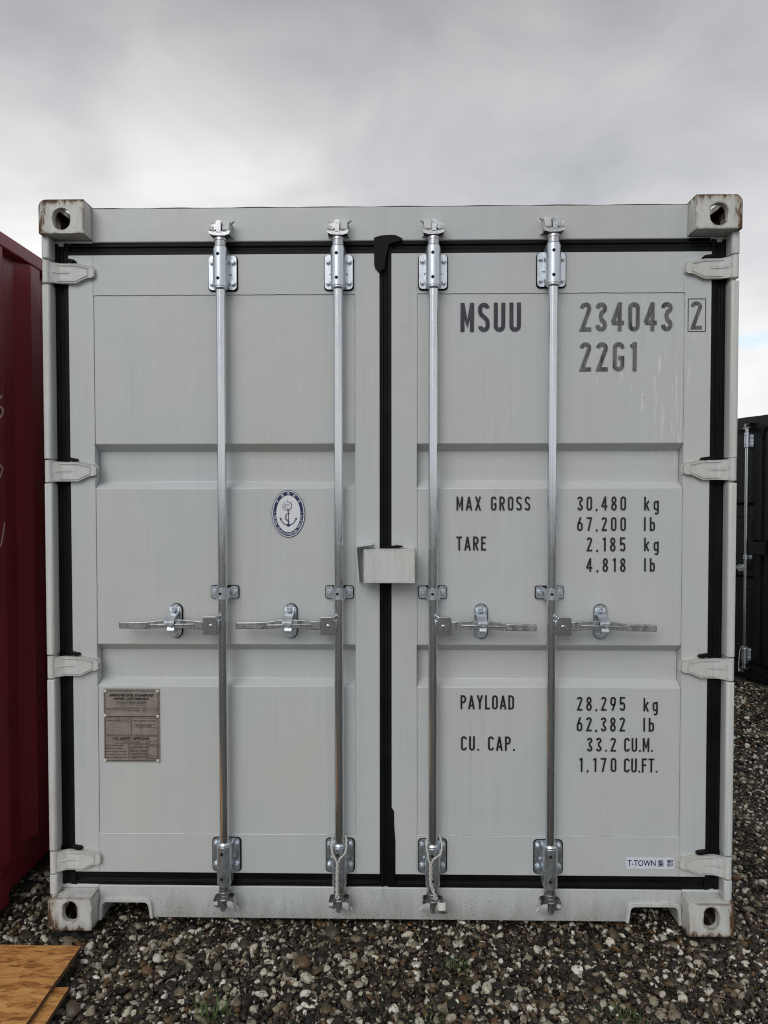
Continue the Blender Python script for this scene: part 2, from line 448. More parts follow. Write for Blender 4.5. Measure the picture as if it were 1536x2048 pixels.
# ------------------------------------------------------------------ mesh helpers
class MB:
    def __init__(self):
        self.v, self.f, self.m = [], [], []

    def add(self, vs, fs, mat=0):
        o = len(self.v)
        self.v += [tuple(p) for p in vs]
        for q in fs:
            self.f.append([i + o for i in q])
            self.m.append(mat)
        return self

    def box(self, x0, x1, y0, y1, z0, z1, mat=0):
        vs = [(x0, y0, z0), (x1, y0, z0), (x1, y1, z0), (x0, y1, z0), (x0, y0, z1), (x1, y0, z1), (x1, y1, z1), (x0, y1, z1)]
        return self.add(vs, [(0, 3, 2, 1), (4, 5, 6, 7), (0, 1, 5, 4), (1, 2, 6, 5), (2, 3, 7, 6), (3, 0, 4, 7)], mat)

    def prism(self, poly, a0, a1, axis='y', mat=0):
        """poly in the plane across the axis: y -> (x,z), x -> (y,z), z -> (x,y)"""
        n = len(poly)
        def p3(p, a):
            return (p[0], a, p[1]) if axis == 'y' else ((a, p[0], p[1]) if axis == 'x' else (p[0], p[1], a))
        vs = [p3(p, a0) for p in poly] + [p3(p, a1) for p in poly]
        fs = [tuple(range(n)), tuple(range(2 * n - 1, n - 1, -1))]
        fs += [(i, (i + 1) % n, n + (i + 1) % n, n + i) for i in range(n)]
        return self.add(vs, fs, mat)

    def cyl(self, p0, p1, r0, r1=None, n=16, mat=0, caps=True, phase=0.0):
        r1 = r0 if r1 is None else r1
        p0, p1 = Vector(p0), Vector(p1)
        d = (p1 - p0).normalized()
        a = d.orthogonal().normalized()
        if abs(d.z) > 0.9:
            a = Vector((1, 0, 0))
        c = d.cross(a)
        vs = []
        for p, r in ((p0, r0), (p1, r1)):
            for i in range(n):
                t_ = 2 * math.pi * i / n + phase
                vs.append(p + a * (r * math.cos(t_)) + c * (r * math.sin(t_)))
        fs = [(i, (i + 1) % n, n + (i + 1) % n, n + i) for i in range(n)]
        if caps:
            fs += [tuple(range(n - 1, -1, -1)), tuple(range(n, 2 * n))]
        return self.add(vs, fs, mat)

    def lathe(self, prof, cx=0, cy=0, n=20, mat=0):
        """prof: (r, z) up the z axis"""
        vs, fs = [], []
        for r, z in prof:
            for i in range(n):
                t_ = 2 * math.pi * i / n
                vs.append((cx + r * math.cos(t_), cy + r * math.sin(t_), z))
        for k in range(len(prof) - 1):
            for i in range(n):
                j = (i + 1) % n
                fs.append((k * n + i, k * n + j, (k + 1) * n + j, (k + 1) * n + i))
        fs += [tuple(range(n - 1, -1, -1)), tuple((len(prof) - 1) * n + i for i in range(n))]
        return self.add(vs, fs, mat)

    def tube(self, path, r, n=6, mat=0):
        path = [Vector(p) for p in path]
        vs, fs = [], []
        ref = None
        for k, p in enumerate(path):
            d = (path[min(k + 1, len(path) - 1)] - path[max(k - 1, 0)]).normalized()
            if ref is None:
                ref = d.orthogonal().normalized()
            ref = (ref - d * ref.dot(d)).normalized()
            c = d.cross(ref)
            rr = r[k] if isinstance(r, (list, tuple)) else r
            for i in range(n):
                t_ = 2 * math.pi * i / n
                vs.append(p + ref * (rr * math.cos(t_)) + c * (rr * math.sin(t_)))
        for k in range(len(path) - 1):
            for i in range(n):
                j = (i + 1) % n
                fs.append((k * n + i, k * n + j, (k + 1) * n + j, (k + 1) * n + i))
        fs += [tuple(range(n - 1, -1, -1)), tuple((len(path) - 1) * n + i for i in range(n))]
        return self.add(vs, fs, mat)

    def mirror_x(self):
        self.v = [(-x, y, z) for x, y, z in self.v]
        return self

    def mirror_z(self, z0=0.0):
        self.v = [(x, y, 2 * z0 - z) for x, y, z in self.v]
        return self

    def mesh(self, name, mats, smooth=32, recalc=True):
        me = bpy.data.meshes.new(name)
        me.from_pydata(self.v, [], self.f)
        for mm in (mats if isinstance(mats, (list, tuple)) else [mats]):
            me.materials.append(MATS[mm])
        for p, i in zip(me.polygons, self.m):
            p.material_index = i
        if recalc:
            bm = bmesh.new()
            bm.from_mesh(me)
            bmesh.ops.recalc_face_normals(bm, faces=bm.faces)
            bm.to_mesh(me)
            bm.free()
        if smooth:
            me.polygons.foreach_set('use_smooth', [True] * len(me.polygons))
            me.set_sharp_from_angle(angle=R(smooth))
        me.update()
        return me

    def build(self, name, mats, parent=None, loc=(0, 0, 0), bevel=0.0, seg=2, smooth=32, recalc=True):
        o = bpy.data.objects.new(name, self.mesh(name, mats, smooth, recalc))
        COL.objects.link(o)
        o.parent = parent
        o.location = loc
        if bevel:
            md = o.modifiers.new('bevel', 'BEVEL')
            md.width = bevel
            md.segments = seg
            md.limit_method = 'ANGLE'
            md.angle_limit = R(35)
            md.harden_normals = False
        return o


def dup_mesh(o, parent=None, loc=(0, 0, 0)):
    c = o.copy()
    COL.objects.link(c)
    c.parent = parent
    c.location = loc
    return c


def empty(name, loc=(0, 0, 0), rz=0.0):
    o = bpy.data.objects.new(name, None)
    COL.objects.link(o)
    o.location = loc
    o.rotation_euler = (0, 0, rz)
    o.empty_display_size = 0.2
    return o


def tag(o, label=None, cat=None, group=None, kind=None):
    if label:
        o['label'] = label
    if cat:
        o['category'] = cat
    if group:
        o['group'] = group
    if kind:
        o['kind'] = kind
    return o


def rrect(x0, x1, z0, z1, r, n=5):
    pts = []
    for cx, cz, a0 in ((x1 - r, z0 + r, -90), (x1 - r, z1 - r, 0), (x0 + r, z1 - r, 90), (x0 + r, z0 + r, 180)):
        for i in range(n + 1):
            a = R(a0 + 90 * i / n)
            pts.append((cx + r * math.cos(a), cz + r * math.sin(a)))
    return pts


# ------------------------------------------------------------------ ground
def smooth01(v):
    v = np.clip(v, 0, 1)
    return v * v * (3 - 2 * v)


def ground_z(x, y):
    x = np.asarray(x, float)
    y = np.asarray(y, float)
    drop = -0.27 * smooth01((x - 1.0) / 1.0) * smooth01((y - 0.1) / 2.9)
    und = 0.007 * np.sin(5.3 * x - 4.1 * y) * np.sin(2.9 * x + 6.7 * y + 1.0) + 0.005 * np.sin(3.1 * x + 1.3) * np.cos(2.7 * y + 0.4) + 0.004 * np.sin(7.3 * x + 2.0 * y)
    return -0.022 + drop + und


def axis_pts():
    near = list(np.arange(-4, 9.01, 0.25))
    far = [-900, -400, -180, -90, -50, -30, -20, -14, -10, -7, -5.5]
    return far + near + [11, 14, 18, 25, 35, 55, 90, 180, 400, 900]


ax = np.array(axis_pts())
gx, gy = np.meshgrid(ax, ax, indexing='xy')
gz = ground_z(gx, gy)
nx = len(ax)
gv = np.stack([gx.ravel(), gy.ravel(), gz.ravel()], -1).tolist()
gf = [(j * nx + i, j * nx + i + 1, (j + 1) * nx + i + 1, (j + 1) * nx + i) for j in range(nx - 1) for i in range(nx - 1)]
gm = MB()
gm.v, gm.f, gm.m = gv, gf, [0] * len(gf)
ground = gm.build('ground', 'gravel_ground', smooth=80, recalc=False)
tag(ground, 'dark wet gravel yard around the containers', kind='structure')


# ------------------------------------------------------------------ shipping container
W, H, L = 1.219, 2.591, 6.058
GP, CP, FP = 'container_grey_paint', 'casting_grey_paint', 'frame_grey_paint'
LETTER_ROLE = []       # objects that only the grey container carries

root = empty('shipping_container')
tag(root, 'light grey shipping container with closed double doors and galvanised locking bars', 'shipping container')


# ---- corner castings
def stadium(cx, cz, w_, h_, n=8):
    r = min(w_, h_) / 2
    pts = []
    if h_ >= w_:
        for i in range(n + 1):
            a = R(180 * i / n)
            pts.append((cx + r * math.cos(a), cz + h_ / 2 - r + r * math.sin(a)))
        for i in range(n + 1):
            a = R(180 + 180 * i / n)
            pts.append((cx + r * math.cos(a), cz - h_ / 2 + r + r * math.sin(a)))
    else:
        for i in range(n + 1):
            a = R(-90 + 180 * i / n)
            pts.append((cx + w_ / 2 - r + r * math.cos(a), cz + r * math.sin(a)))
        for i in range(n + 1):
            a = R(90 + 180 * i / n)
            pts.append((cx - w_ / 2 + r + r * math.cos(a), cz + r * math.sin(a)))
    return pts


def casting_mesh(hole):
    """left top front casting: x from -W, y from 0, top at z = 0; holes cut through the front, side and top walls"""
    o_ = MB()
    r = 0.026
    out = [(-W + r - r * math.cos(R(a)), -r + r * math.sin(R(a))) for a in range(0, 91, 15)]
    poly = [(-W, -0.118)] + out + [(-W + 0.159, 0.0), (-W + 0.159, -0.118)]
    o_.prism(poly, 0, 0.178)
    tmp = o_.build('tmp_casting', CP)
    cut = MB()
    cut.box(-W + 0.026, -W + 0.135, 0.024, 0.154, -0.094, -0.020)
    c1 = MB().prism(stadium(-W + 0.0805, -0.0675, hole, 0.077), -0.02, 0.06)
    c2 = MB().prism([(0.089 + a, z) for a, z in stadium(0, -0.0675, 0.052, 0.080)], -W - 0.02, -W + 0.06, 'x')
    c3 = MB().prism([(-W + 0.081 + a, 0.09 + b_) for a, b_ in stadium(0, 0, 0.064, 0.120)], -0.05, 0.02, 'z')
    for k, cm in enumerate((cut, c1, c2, c3)):
        co_ = cm.build('tmp_cut', CP)
        md = tmp.modifiers.new('b', 'BOOLEAN')
        md.operation = 'DIFFERENCE'
        md.object = co_
        md.solver = 'EXACT'
    dg = bpy.context.evaluated_depsgraph_get()
    me = bpy.data.meshes.new_from_object(tmp.evaluated_get(dg))
    v = [tuple(p.co) for p in me.vertices]
    f = [tuple(p.vertices) for p in me.polygons]
    dark = []
    for p in me.polygons:
        c_ = p.center
        n_ = p.normal
        inside = -W + 0.0255 < c_.x < -W + 0.1355 and 0.0235 < c_.y < 0.1545 and -0.0945 < c_.z < -0.0195
        dark.append(1 if inside else 0)
    for o in [o for o in bpy.data.objects if o.name.startswith('tmp_')]:
        bpy.data.objects.remove(o)
    return v, f, dark


CAST = {True: casting_mesh(0.062), False: casting_mesh(0.051)}


def casting(sx, top, back):
    q = MB()
    cv, cf, dark = CAST[top]
    q.v = [((x if sx < 0 else -x), (y if not back else L - y), (z + H if top else -z)) for x, y, z in cv]
    q.f = [list(p) for p in cf]
    q.m = list(dark)
    return q.build('corner_casting', [CP, 'rusty_cavity'], root, bevel=0.006, seg=3)


for back in (False, True):
    for top in (True, False):
        for sx in (-1, 1):
            casting(sx, top, back)

# ---- header, sill, posts
hd = MB()
hd.box(-W + 0.159, W - 0.159, 0.065, 0.20, 2.463, 2.583)
hd.box(-1.197, -W + 0.159, 0.069, 0.17, 2.452, 2.4725)
hd.box(W - 0.159, 1.197, 0.069, 0.17, 2.452, 2.4725)
header = hd.build('header', GP, root, bevel=0.004)
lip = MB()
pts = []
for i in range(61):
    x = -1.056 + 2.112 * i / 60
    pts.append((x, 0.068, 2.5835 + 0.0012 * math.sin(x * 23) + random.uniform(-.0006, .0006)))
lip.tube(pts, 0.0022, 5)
lip.build('weld_bead', 'seam_dirt_shade', header)  # header top lip, its edge shadow painted dark

CUT = (0.876, 1.046, 0.071)
sl = MB()
prof = [(-1.060, 0.130), (-1.060, 0.004), (-CUT[1] - 0.003, 0.004)]


def notch(s):
    a0, a1, zt = CUT
    r = 0.018
    up_ = [(-a1 - 0.003, 0.004)]
    up_ += [(-a1 + r - r * math.cos(R(a)), zt - r + r * math.sin(R(a))) for a in range(0, 91, 18)]
    up_ += [(-a0 - r + r * math.sin(R(a)), zt - r + r * math.cos(R(a))) for a in range(0, 91, 18)]
    up_ += [(-a0 + 0.006, 0.012)]
    return up_ if s < 0 else [(-x, z) for x, z in reversed(up_)]


prof = [(-1.060, 0.130), (-1.060, 0.004)] + notch(-1) + notch(1) + [(1.060, 0.004), (1.060, 0.130)]
sl.prism(prof, 0.065, 0.19)
sl.box(-1.197, -1.0605, 0.068, 0.17, 0.1185, 0.132)
sl.box(1.0605, 1.197, 0.068, 0.17, 0.1185, 0.132)
sill = sl.build('sill', 'sill_grey_paint', root, bevel=0.003)
for s in (-1, 1):
    inner = notch(-1)
    cx = -(CUT[0] + CUT[1]) / 2
    outer = []
    for x, z in inner:
        dx = -0.011 if x < cx else 0.011
        outer.append((x + (dx if z < CUT[2] - 0.002 or True else 0), z + (0.014 if z > 0.03 else 0)))
    rim = MB()
    n = len(inner)
    vs = []
    for x, z in inner:
        vs += [(x, 0.056, z), (x, 0.0655, z)]
    for x, z in outer:
        vs += [(x, 0.056, z), (x, 0.0655, z)]
    fs = []
    for i in range(n - 1):
        a, b_ = 2 * i, 2 * (i + 1)
        c_, d_ = 2 * n + 2 * i, 2 * n + 2 * (i + 1)
        fs += [(a, b_, d_, c_), (a, a + 1, b_ + 1, b_), (c_, d_, d_ + 1, c_ + 1)]
    fs += [(0, 2 * n, 2 * n + 1, 1), (2 * n - 2, 2 * n - 1, 4 * n - 1, 4 * n - 2)]
    rim.add(vs, fs)
    if s > 0:
        rim.mirror_x()
    rim.build('pocket_rim', FP, sill, bevel=0.002)

HZ = [(2.3076, 2.3915), (1.605, 1.684), (0.902, 0.983), (0.193, 0.2735)]     # hinge heights
for s in (-1, 1):
    pb = MB()
    pb.box(-1.2185, -1.200, 0.040, 0.172, 0.118, 2.473)
    pb.box(-1.200, -1.12, 0.095, 0.172, 0.118, 2.473)
    edges = [0.118] + [z for a, b_ in reversed(HZ) for z in (a - 0.004, b_ + 0.004)] + [2.473]
    for k in range(0, len(edges), 2):
        z0, z1 = edges[k], edges[k + 1]
        prof = [(-1.2225, 0.026), (-1.2225, 0.052), (-1.198, 0.078), (-1.1955, 0.070), (-1.194, 0.026), (-1.199, 0.0205), (-1.218, 0.0205)]
        pb.prism(prof, z0, z1, 'z')
    if s > 0:
        pb.mirror_x()
    pb.build('corner_post', FP, root, bevel=0.003)
    bp_ = MB().box(-1.2185, -1.10, L - 0.17, L - 0.002, 0.118, 2.473)
    if s > 0:
        bp_.mirror_x()
    bp_.build('rear_post', GP, root, bevel=0.004)


# ---- side walls, roof, rails, end wall
def corrugation(a0, a1, first, pitch=0.278, depth=0.036):
    """(along, inset) points of a trapezoid corrugation that starts on a crest"""
    pts_ = [(a0, 0.0), (first - 0.138, 0.0), (first - 0.070, depth)]
    p = first
    while p + pitch < a1:
        pts_ += [(p, depth), (p + 0.068, 0.0), (p + 0.140, 0.0), (p + 0.208, depth)]
        p += pitch
    pts_.append((a1, depth))
    return pts_


for s in (-1, 1):
    cor = corrugation(0.1725, L - 0.1725, 0.382)
    face = [(-W + 0.006 + d, a) for a, d in cor]
    backf = [(-W + 0.0085 + d, a) for a, d in reversed(cor)]
    sw = MB().prism(face + backf, 0.164, 2.495, 'z')
    if s > 0:
        sw.mirror_x()
    sw.build('side_wall', GP, root, smooth=15)
    tr = MB().box(-W + 0.002, -W + 0.062, 0.1785, L - 0.1785, 2.4955, 2.5515)
    br = MB()
    br.box(-W + 0.034, -W + 0.046, 0.1785, L - 0.1785, 0.022, 0.1635)
    br.box(-W + 0.004, -W + 0.0335, 0.1785, 0.225, 0.006, 0.112)
    br.box(-W + 0.046, -W + 0.095, 0.1785, L - 0.1785, 0.022, 0.032)
    if s > 0:
        tr.mirror_x()
        br.mirror_x()
    tr.build('top_rail', GP, root, bevel=0.006)
    br.build('bottom_rail', FP, root, bevel=0.003)
rf = corrugation(0.2005, L - 0.1785, 0.345, 0.278, 0.02)
MB().prism([(a, 2.566 - d) for a, d in rf] + [(a, 2.5635 - d) for a, d in reversed(rf)], -W + 0.0625, W - 0.0625, 'x').build('roof', GP, root, smooth=10)
MB().box(-W + 0.0965, W - 0.0965, 0.1905, L - 0.1, 0.135, 0.160).build('floor_deck', FP, root)
ew = corrugation(-W + 0.12, W - 0.12, -W + 0.27, 0.278, 0.045)
MB().prism([(a, L - 0.02 - d) for a, d in ew] + [(a, L - 0.0225 - d) for a, d in reversed(ew)], 0.12, 2.47, 'z').build('end_wall', GP, root, smooth=15)
MB().box(-W + 0.1595, W - 0.1595, L - 0.13, L - 0.01, 2.4705, 2.58).build('end_header', GP, root, bevel=0.004)
MB().box(-W + 0.1595, W - 0.1595, L - 0.0995, L - 0.01, 0.013, 0.1195).build('end_sill', GP, root, bevel=0.004)

# ---- doors
DY = 0.060
ZB, ZT = 0.182, 2.417
PANEL_Z = (0.325, 2.275)
PROF = [(0.325, 0), (0.867, 0), (0.889, 1), (0.994, 1), (1.020, 0), (1.583, 0), (1.609, 1), (1.7175, 1), (1.743, 0), (2.275, 0)]


def make_door(x0, x1, xl, xr):
    d = MB()
    d.box(x0, xl, DY, 0.108, ZB, ZT)
    d.box(xr, x1, DY, 0.108, ZB, ZT)
    d.box(xl, xr, DY, 0.108, PANEL_Z[1], ZT)
    d.box(xl, xr, DY, 0.108, ZB, PANEL_Z[0])
    yf, depth = DY + 0.0018, 0.038
    poly = [(yf + depth * k, z) for z, k in PROF] + [(0.135, 2.2745), (0.135, 0.3255)]
    d.prism(poly, xl + 0.0006, xr - 0.0006, 'x')
    return d


def weld_lines(x0, x1, xl, xr):
    q = MB()
    def wob(n_, fn):
        return [fn(i / n_) for i in range(n_ + 1)]
    for xx in (xl, xr):
        for z0, z1 in ((PANEL_Z[0], 0.867), (1.020, 1.583), (1.743, PANEL_Z[1])):
            q.tube(wob(26, lambda u: (xx + random.uniform(-.0007, .0007), DY + 0.0005, z0 + (z1 - z0) * u)), 0.0016, 5)
        q.tube(wob(6, lambda u: (xx + random.uniform(-.0005, .0005), DY + 0.0006, ZB + (PANEL_Z[0] - ZB) * u)), 0.0010, 5)
        q.tube(wob(6, lambda u: (xx + random.uniform(-.0005, .0005), DY + 0.0006, PANEL_Z[1] + (ZT - PANEL_Z[1]) * u)), 0.0010, 5)
    for zz in PANEL_Z:
        q.tube(wob(44, lambda u: (xl + (xr - xl) * u, DY + 0.0005, zz + random.uniform(-.0009, .0009))), 0.0020, 5)
    return q


DOORS = []
for (x0, x1, xl, xr) in ((-1.1445, -0.0295, -1.055, -0.117), (0.0130, 1.1425, 0.104, 1.0495)):
    dr = make_door(x0, x1, xl, xr).build('door', GP, root, bevel=0.0022, seg=2)
    weld_lines(x0, x1, xl, xr).build('weld_bead', GP, dr)
    DOORS.append(dr)
LD, RD = DOORS
LD['label'] = 'left door with approval plate and oval emblem'
RD['label'] = 'right door with identification number and weights'

# ---- gaskets
GS = [(0.0, 0.0690), (0.30, 0.0690), (0.36, 0.0745), (0.58, 0.0745), (0.64, 0.0680), (1.0, 0.0660)]


def band(q, p0, p1, a0, a1, horizontal, n=40, amp=0.0012):
    """a strip of rubber from p0 to p1 along its length, a0 (frame side) to a1 (door side) across"""
    ph = random.uniform(0, 6)
    vs, fs = [], []
    m_ = len(GS) + 2
    for i in range(n + 1):
        u = p0 + (p1 - p0) * i / n
        wv = amp * math.sin(u * 5 + ph) + amp * 0.6 * math.sin(u * 17 + ph)
        sec = [(a0 + (a1 - a0) * s_ + (wv if s_ < 0.15 else 0), y) for s_, y in GS]
        sec += [(a1, 0.098), (a0, 0.098)]
        for a, y in sec:
            vs.append((u, y, a) if horizontal else (a, y, u))
    for i in range(n):
        for k in range(m_):
            k2 = (k + 1) % m_
            fs.append((i * m_ + k, i * m_ + k2, (i + 1) * m_ + k2, (i + 1) * m_ + k))
    fs += [tuple(range(m_)), tuple(n * m_ + k for k in range(m_ - 1, -1, -1))]
    q.add(vs, fs)


g = MB()
band(g, 0.131, 2.4625, -1.199, -1.1440, False)
band(g, -1.1438, -0.0300, 2.4625, 2.4165, True)
band(g, -1.1438, -0.0300, 0.1310, 0.1825, True)
# torn nibs of rubber above each hinge
for za, zb in HZ:
    g.prism([(-1.150, zb + 0.003), (-1.128, zb - 0.004), (-1.112, zb - 0.001), (-1.116, zb + 0.006), (-1.133, zb + 0.009), (-1.146, zb + 0.012)], 0.044, 0.064)
g.build('gasket', 'black_rubber', LD, bevel=0.0012, seg=1)
g = MB()
band(g, 0.131, 2.4625, 1.197, 1.1420, False)
band(g, 0.0145, 1.1418, 2.4660, 2.4165, True)
band(g, 0.0145, 1.1418, 0.1290, 0.1825, True)
band(g, 0.131, 2.4625, -0.0292, 0.0143, False)
for za, zb in HZ:
    g.prism([(1.150, zb + 0.003), (1.120, zb - 0.004), (1.104, zb - 0.001), (1.110, zb + 0.007), (1.128, zb + 0.010), (1.146, zb + 0.012)], 0.044, 0.064)
# flap of rubber folded over where the two doors meet the header
g.prism([(-0.049, 2.4705), (-0.026, 2.478), (0.002, 2.480), (0.024, 2.4800), (0.037, 2.475), (0.052, 2.4675), (0.052, 2.4605), (0.006, 2.448), (-0.006, 2.405), (-0.010, 2.364),
         (-0.0300, 2.347), (-0.0445, 2.363), (-0.0480, 2.376)], 0.0535, 0.0640)
g.prism([(0.010, 0.150), (0.026, 0.150), (0.0265, 0.300), (0.0225, 0.356), (0.0215, 0.415), (0.0100, 0.432)], 0.0560, 0.0640)
g.build('gasket', 'black_rubber', RD, bevel=0.0012, seg=1)


# ---- hinges
def hinge_mesh():
    """left hinge centred on z = 0; x measured as on the left side of the container"""
    q = MB()
    hh = 0.0398
    q.lathe([(0.0125, -hh), (0.0140, -hh + 0.002), (0.0140, hh - 0.002), (0.0125, hh)], -1.2085, 0.0335, 22)
    st = []        # x, front y, half height up, half height down
    for i in range(22):
        u = i / 21
        x = -1.204 + 0.1585 * u
        k = min(1, max(0, (x + 1.204) / 0.042))
        y = 0.0265 + (0.0455 - 0.0265) * (k * k * (3 - 2 * k))
        up_ = hh - 0.003 - 0.003 * k
        dn = hh - 0.003 - 0.001 * k
        if x > -1.112:
            v_ = min(1, (x + 1.112) / 0.040)
            up_ -= 0.009 * v_
            dn -= 0.019 * v_
        if x > -1.0605:
            e = min(1.0, (x + 1.0605) / 0.0150)
            f_ = math.sqrt(max(0.0, 1 - e * e)) * 0.45 + 0.55
            up_ *= f_
            dn *= f_
        st.append((x, y, up_, dn))
    across = [-1, 0, 1]
    m_ = len(across)
    vs, fs = [], []
    for x, y, u_, d_ in st:
        for a in across:
            vs.append((x, y, a * (u_ if a > 0 else d_)))
    n_ = len(st)
    for i in range(n_ - 1):
        for k in range(m_ - 1):
            fs.append((i * m_ + k, (i + 1) * m_ + k, (i + 1) * m_ + k + 1, i * m_ + k + 1))
    o = len(vs)
    for x, y, u_, d_ in st:
        vs += [(x, min(y + 0.016, 0.0612) if x > -1.145 else y + 0.014, -d_), (x, min(y + 0.016, 0.0612) if x > -1.145 else y + 0.014, u_)]
    for i in range(n_ - 1):
        fs += [(i * m_, o + 2 * i, o + 2 * i + 2, (i + 1) * m_), (i * m_ + m_ - 1, (i + 1) * m_ + m_ - 1, o + 2 * i + 3, o + 2 * i + 1), (o + 2 * i, o + 2 * i + 1, o + 2 * i + 3, o + 2 * i + 2)]
    e = n_ - 1
    fs.append(tuple([e * m_ + k for k in range(m_)] + [o + 2 * e + 1, o + 2 * e]))
    fs.append(tuple([k for k in range(m_ - 1, -1, -1)] + [o, o + 1]))
    q.add(vs, fs)
    # raised border pressed into the blade, and its short middle rib
    bd = [(x, y - 0.0004, u_ - 0.0075) for x, y, u_, d_ in st[4:-3]] + [(x, y - 0.0004, -d_ + 0.0075) for x, y, u_, d_ in reversed(st[4:-3])]
    q.tube(bd, 0.0021, 6)
    q.tube([(x, y + 0.0004, 0.0) for x, y, u_, d_ in st[2:11]], [0.0026] * 7 + [0.0020, 0.0008], 6)
    # bead of paint and sealant along the tip
    tip = [(st[i][0], 0.0595, st[i][2] + 0.0025) for i in range(12, n_)] + [(st[e][0] + 0.003, 0.0595, 0)] + [(st[i][0], 0.0595, -st[i][3] - 0.0025) for i in range(n_ - 1, 11, -1)]
    q.tube(tip, 0.0032, 6)
    return q


hl = hinge_mesh().mesh('hinge', FP, 30)
hr = hinge_mesh().mirror_x().mesh('hinge', FP, 30)
for za, zb in HZ:
    for me, dr in ((hl, LD), (hr, RD)):
        o = bpy.data.objects.new('hinge', me)
        COL.objects.link(o)
        o.parent = dr
        o.location = (0, 0, (za + zb) / 2 + (0.0035 if dr is RD and za > 1.5 else 0))

# ---- locking gear
BARS = [(-0.5870, LD, -1), (-0.1740, LD, -1), (0.1600, RD, 1), (0.5770, RD, 1)]
BY = 0.022
BR = 0.0168
SLEEVE = 0.0262


def hexbolt():
    q = MB()
    q.cyl((0, 0, 0), (0, -0.002, 0), 0.0108, 0.0108, 18)
    q.cyl((0, -0.002, 0), (0, -0.0105, 0), 0.0088, 0.0086, 6, phase=0.3)
    q.cyl((0, -0.0105, 0), (0, -0.0118, 0), 0.0068, 0.0056, 12)
    return q


bolt_me = hexbolt().mesh('bolt', 'zinc_plate', 30)


def put(me, name, parent, loc, rot=None):
    o = bpy.data.objects.new(name, me)
    COL.objects.link(o)
    o.parent = parent
    o.location = loc
    if rot:
        o.rotation_euler = rot
    return o


def sleeve_profile(r, yb, n=14):
    p = [(-r, yb)]
    for i in range(n + 1):
        a = R(180 + 180 * i / n)
        p.append((r * math.cos(a), BY + r * math.sin(a)))
    p.append((r, yb))
    return p


def bracket_mesh(low):
    """bearing bracket centred on its plate: plate, sleeve, end collars and two dark plugs painted as the shade of holes"""
    q = MB()
    q.prism(rrect(-0.0495, 0.0495, -0.0600, 0.0600, 0.013), 0.0505, 0.0562)
    z0, z1 = (-0.086, 0.050) if low else (-0.058, 0.072)
    q.prism(sleeve_profile(SLEEVE, 0.0510), z0, z1, 'z')
    ends = [(z1, 1), (z0, -1)]
    for ze, sg in ends:
        prof = [(0.0235, 0.0), (0.0235, 0.006), (0.0205, 0.0105), (0.0195, 0.0105)]
        for k in range(len(prof) - 1):
            q.cyl((0, BY, ze + sg * prof[k][1]), (0, BY, ze + sg * prof[k + 1][1]), prof[k][0], prof[k + 1][0], 22, caps=True)
    for zz in ((z0 + 0.024), (z1 - 0.022)):
        q.cyl((-0.0035, BY - SLEEVE + 0.003, zz), (-0.0035, BY - SLEEVE - 0.0004, zz), 0.0058, 0.0058, 14, mat=1)  # solid dark plug, painted like the shade in a hole
    for sx in (-1, 1):
        q.cyl((sx * 0.030, 0.051, -0.006), (sx * 0.030, 0.044, -0.006), 0.0035, 0.0025, 8)
    return q


br_up = bracket_mesh(False).mesh('bar_bracket', ['zinc_plate', 'hole_shade'])
br_lo = bracket_mesh(True).mesh('bar_bracket', ['zinc_plate', 'hole_shade'])
pad = MB().prism(rrect(-0.0525, 0.0535, -0.0640, 0.0615, 0.014), 0.0564, 0.0606).mesh('rubber_pad', 'black_rubber')


def guide_mesh():
    q = MB()
    for sx in (-1, 1):
        x0, x1 = (0.022, 0.049) if sx > 0 else (-0.049, -0.022)
        q.prism(rrect(x0, x1, -0.0215, 0.0215, 0.008), 0.0515, 0.0562)
    outer = sleeve_profile(0.0245, 0.054)
    inner = [(x * 0.0205 / 0.0245, y if i in (0, len(outer) - 1) else BY + (y - BY) * 0.0205 / 0.0245) for i, (x, y) in enumerate(outer)]
    q.prism(outer + list(reversed(inner)), -0.0200, 0.0185, 'z')
    q.cyl((-0.003, BY - 0.022, 0), (-0.003, BY - 0.0249, 0), 0.0052, 0.0052, 14, mat=1)
    return q


gd = guide_mesh().mesh('bar_guide', ['zinc_plate', 'hole_shade'])
gpad = MB().prism(rrect(-0.0515, 0.0515, -0.0240, 0.0235, 0.009), 0.0564, 0.0606)
gpad = gpad.mesh('rubber_pad', 'black_rubber')


def cam_mesh():
    """upper cam end, z = 0 where the bar leaves its sleeve; mirrored for the lower end"""
    q = MB()
    q.cyl((0, BY, -0.02), (0, BY, 0.021), 0.0195, 0.0195, 20)
    q.cyl((0, BY, 0.021), (0, BY, 0.029), 0.0215, 0.0205, 20)
    q.cyl((0, BY, 0.029), (0, BY, 0.037), 0.0175, 0.0150, 16)
    # butterfly flange
    poly = [(-0.037, 0.050), (-0.035, 0.041), (-0.018, 0.035), (0.018, 0.034), (0.034, 0.039), (0.038, 0.047), (0.036, 0.053), (0.020, 0.046), (0.0, 0.050), (-0.020, 0.047)]
    q.prism(poly, BY - 0.020, BY + 0.012)
    # web and hooked nose
    q.prism([(-0.009, 0.046), (0.006, 0.046), (0.007, 0.084), (-0.004, 0.086), (-0.011, 0.080)], BY - 0.023, BY + 0.006)
    q.prism([(-0.034, 0.052), (-0.024, 0.050), (-0.010, 0.063), (-0.012, 0.076), (-0.020, 0.079), (-0.033, 0.068)], BY - 0.010, BY + 0.018)
    q.prism([(0.007, 0.074), (0.024, 0.078), (0.033, 0.072), (0.031, 0.058), (0.020, 0.050), (0.007, 0.049)], BY - 0.001, BY + 0.022)
    return q


